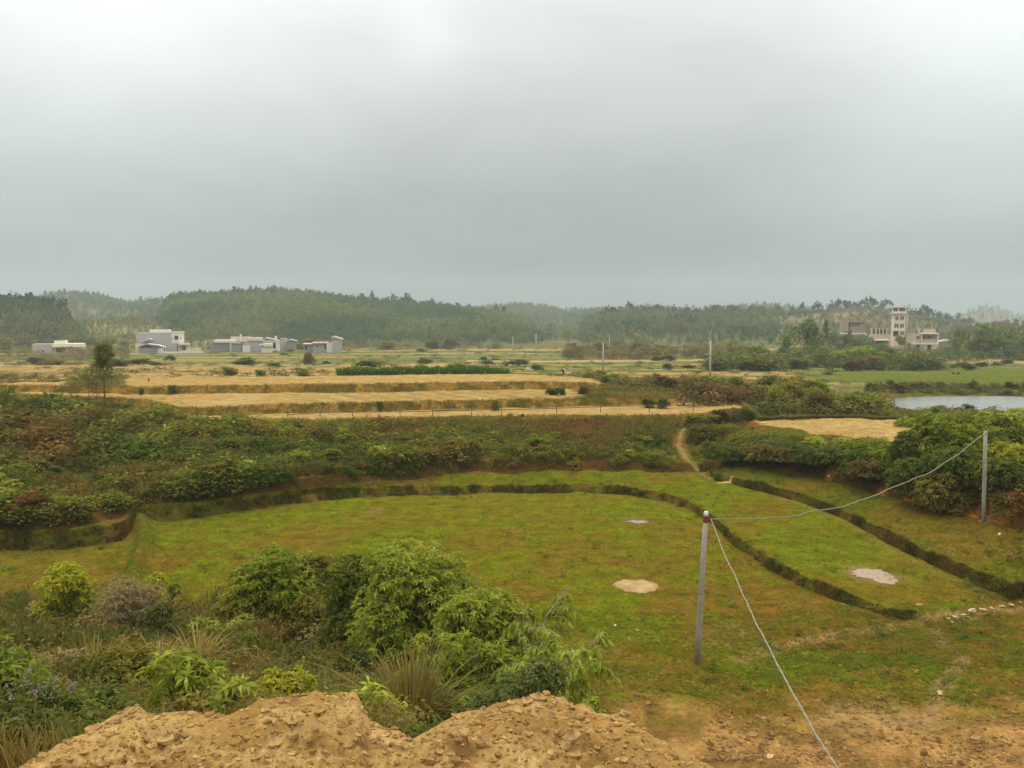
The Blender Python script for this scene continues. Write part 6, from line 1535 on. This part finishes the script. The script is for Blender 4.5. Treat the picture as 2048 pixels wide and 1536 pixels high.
# tall narrow house on the right
h = House('narrow_tower_house', 1798, 300, 'tall narrow five storey house with an open top floor on the right')
h.block('wall', 1785, 627, 1812, 716, .6, 9, M['buff'], True)
h.block('cornice', 1783.4, 625.4, 1814, 627, -.3, 10.4, M['slab']); h.block('floor_band', 1783.6, 659.6, 1813, 661.6, .2, .38, M['slab'])
h.block('rear_wall', 1786, 615, 1812, 625.3, 5, 4.4, M['darkwall']); h.block('roof', 1783, 612.6, 1815, 615, -.2, 10.2, M['slab'])
for a in (1784.4, 1796, 1811): h.block('column', a, 615.2, a + 2.2, 625.3, 0, .4, M['slab'])
h.block('parapet', 1786.7, 622.8, 1810.8, 625.2, .1, .2, M['slab'])
for a in ((1791, 632.4, 1797, 639.4), (1800.6, 632.4, 1808, 639.4), (1789.4, 647.4, 1797, 655.4), (1800.4, 647.4, 1808, 655.4)): h.window(*a, .6)
h.opening(1786.4, 662.4, 1797, 672.6, .6); h.window(1801, 664, 1808, 670, .6); h.block('sill', 1799, 672.4, 1811, 673.8, .3, .28, M['slab']); h.opening(1803, 676, 1811, 690, .6); h.block('corner_column', 1813.2, 628, 1815, 716, .4, .4, M['cream'], True)
h = House('brick_house', 1845, 292, 'two storey pinkish brick house with an open loggia beside the tall narrow house')
h.block('wall', 1814, 668, 1845, 686, .8, 9, M['brick']); h.block('roof', 1841, 666.2, 1877.4, 668.2, -.8, 10.5, M['slab']); h.block('rear_wall', 1845.2, 668.4, 1876, 686, 3, 6, M['oldbrick']); h.block('floor', 1822, 686, 1877.4, 688.6, -.8, 10.8, M['slab'])
h.block('column', 1874.4, 668.4, 1876.6, 685.8, -.5, .5, M['slab']); h.block('column', 1843, 668.4, 1845, 685.8, -.5, .5, M['slab']); h.block('balustrade', 1845.2, 678.6, 1874.2, 685.8, -.3, .15, M['brick'])
h.window(1832.6, 671.6, 1839.4, 679, .8); h.window(1857, 671, 1865, 677.5, 3); h.opening(1846, 669.4, 1850, 678, 3)
h.block('ground_wall', 1824, 688.8, 1876, 716, 1, 8, M['whitewall'], True); h.opening(1833, 690, 1840, 702, 1, M['glass']); h.opening(1855, 690, 1863.6, 704.5, 1); h.block('terrace', 1850, 704.8, 1878, 708.4, -2.2, 3.1, M['slab'], True)
for a, b in ((1814.6, 1827), (1829, 1831), (1836.6, 1841.6), (1848, 1873)): h.block('roof_parapet', a, 655.6 if a < 1840 else 657.5, b, 666 if a > 1841.6 else 667.8, 2.4, .5, M['brick'] if a > 1840 or a > 1828 else M['darkwall'])
s_ = House('tin_roofed_shed', 1890, 305, 'shed with a bright pale roof right of the pinkish brick house', 'shed'); s_.block('wall', 1878.4, 684, 1896, 705, 0, 3, M['darkwall'], True); s_.gable('roof', 1876.6, 684.5, 1890, 680.8, 1899, 681.5, -.5, 4, .3, M['tin'])
s_ = House('flat_roofed_shed', 1757, 288, 'long low shed with a flat grey roof left of the tall narrow house', 'shed'); s_.block('wall', 1744, 681.6, 1778, 716, 1, 4, M['darkwall'], True); s_.block('roof', 1733, 678.6, 1779, 681.4, -.2, 5.6, M['slab']); s_.block('column', 1735, 681.5, 1736.6, 716, 0, .4, M['slab'], True); s_.opening(1754, 682.6, 1770, 689, 1)
h = House('ruined_brick_house', 1705, 322, 'old red brick house with a row of openings left of the tall narrow house')
zb = h.block('wall', 1680, 639.4, 1697.6, 720, 0, 7, M['oldbrick'], True); h.block('long_wall', 1698, 644.4, 1730, 720, 1.2, 5, M['oldbrick'], True); h.block('roof', 1697, 642.2, 1736, 644.2, .4, 6.6, M['oldbrick'])
for a in (1700, 1705.6, 1711.2, 1716.4): h.opening(a, 646, a + 2.6, 652.5, 1.2)
h.block('step_wall', 1678, 665.5, 1730, 668, -3, .6, M['slab'])
h = House('roofless_ruin', 1760, 312, 'roofless dark brick ruin with pale pillars beside the tall narrow house')
h.block('wall', 1745, 656, 1783, 720, 2, 5, M['oldbrick'], True); h.block('upper_wall', 1748, 648, 1757, 655.8, 4.5, 3, M['oldbrick']); h.block('upper_wall', 1762, 645, 1772, 655.8, 4.5, 3, M['oldbrick']); h.block('upper_wall', 1776, 641.6, 1783, 655.8, 4.5, 3, M['darkwall']); h.block('beam', 1746, 643.6, 1768, 644.8, 4.2, 3.6, M['oldbrick'])
for a in (1743, 1752, 1759, 1766, 1774): h.block('column', a, 656.6, a + 1.6, 668, 1.4, .4, M['slab'])
for a in (1747, 1755, 1762, 1769): h.opening(a, 659, a + 3, 667, 2)
h.block('rubble_wall', 1738, 668.4, 1784, 675, .8, .5, M['pink'], True)

# lattice masts on the far mountain
def mast(px, py, pyt, D, label):
    x, y, z = atD(px, py, D); zt = float(atD(px, pyt, D)[2]); hh = zt - float(z); t = MB(); w = hh * .11
    for sx in (-1, 1):
        for sy in (-1, 1): t.tube([(sx * w, sy * w, -6), (sx * w * .35, sy * w * .35, hh * .6), (sx * w * .12, sy * w * .12, hh)], [.35, .3, .22], 4)
    for q in np.linspace(.05, .95, 9):
        k = w * (1 - .65 * min(q / .6, 1) - .23 * max(0, (q - .6) / .4)); t.tube([(-k, -k, q * hh), (k, -k, (q + .05) * hh)], .18, 4); t.tube([(k, -k, q * hh), (-k, -k, (q + .05) * hh)], .18, 4)
    for q in (.72, .82, .92): t.tube([(-w * 1.3, 0, q * hh), (w * 1.3, 0, q * hh)], .25, 4)
    tag(t.obj('power_mast', M['palepole'], None, (float(x), D, float(z))), label, 'mast')
mast(1970, 638, 611, 1250, 'faint lattice power mast before the distant mountain'); mast(2008, 640, 620, 1400, 'fainter lattice power mast right of the first one')

# ============================================================ haze
def haze():
    b = MB(); b.box(-2400, -80, -6, 2400, 2150, 110); m, nt, N, L, out = mat('haze'); v = N.new('ShaderNodeVolumePrincipled')
    v.inputs['Color'].default_value = (0.72, 0.79, 0.79, 1); v.inputs['Density'].default_value = HAZE; v.inputs['Anisotropy'].default_value = 0.2
    L.new(v.outputs[0], out.inputs['Volume']); o = b.obj('haze', m); tag(o, 'thin grey haze over the whole valley', None, None, 'stuff')
HAZE = 0.00042
haze()
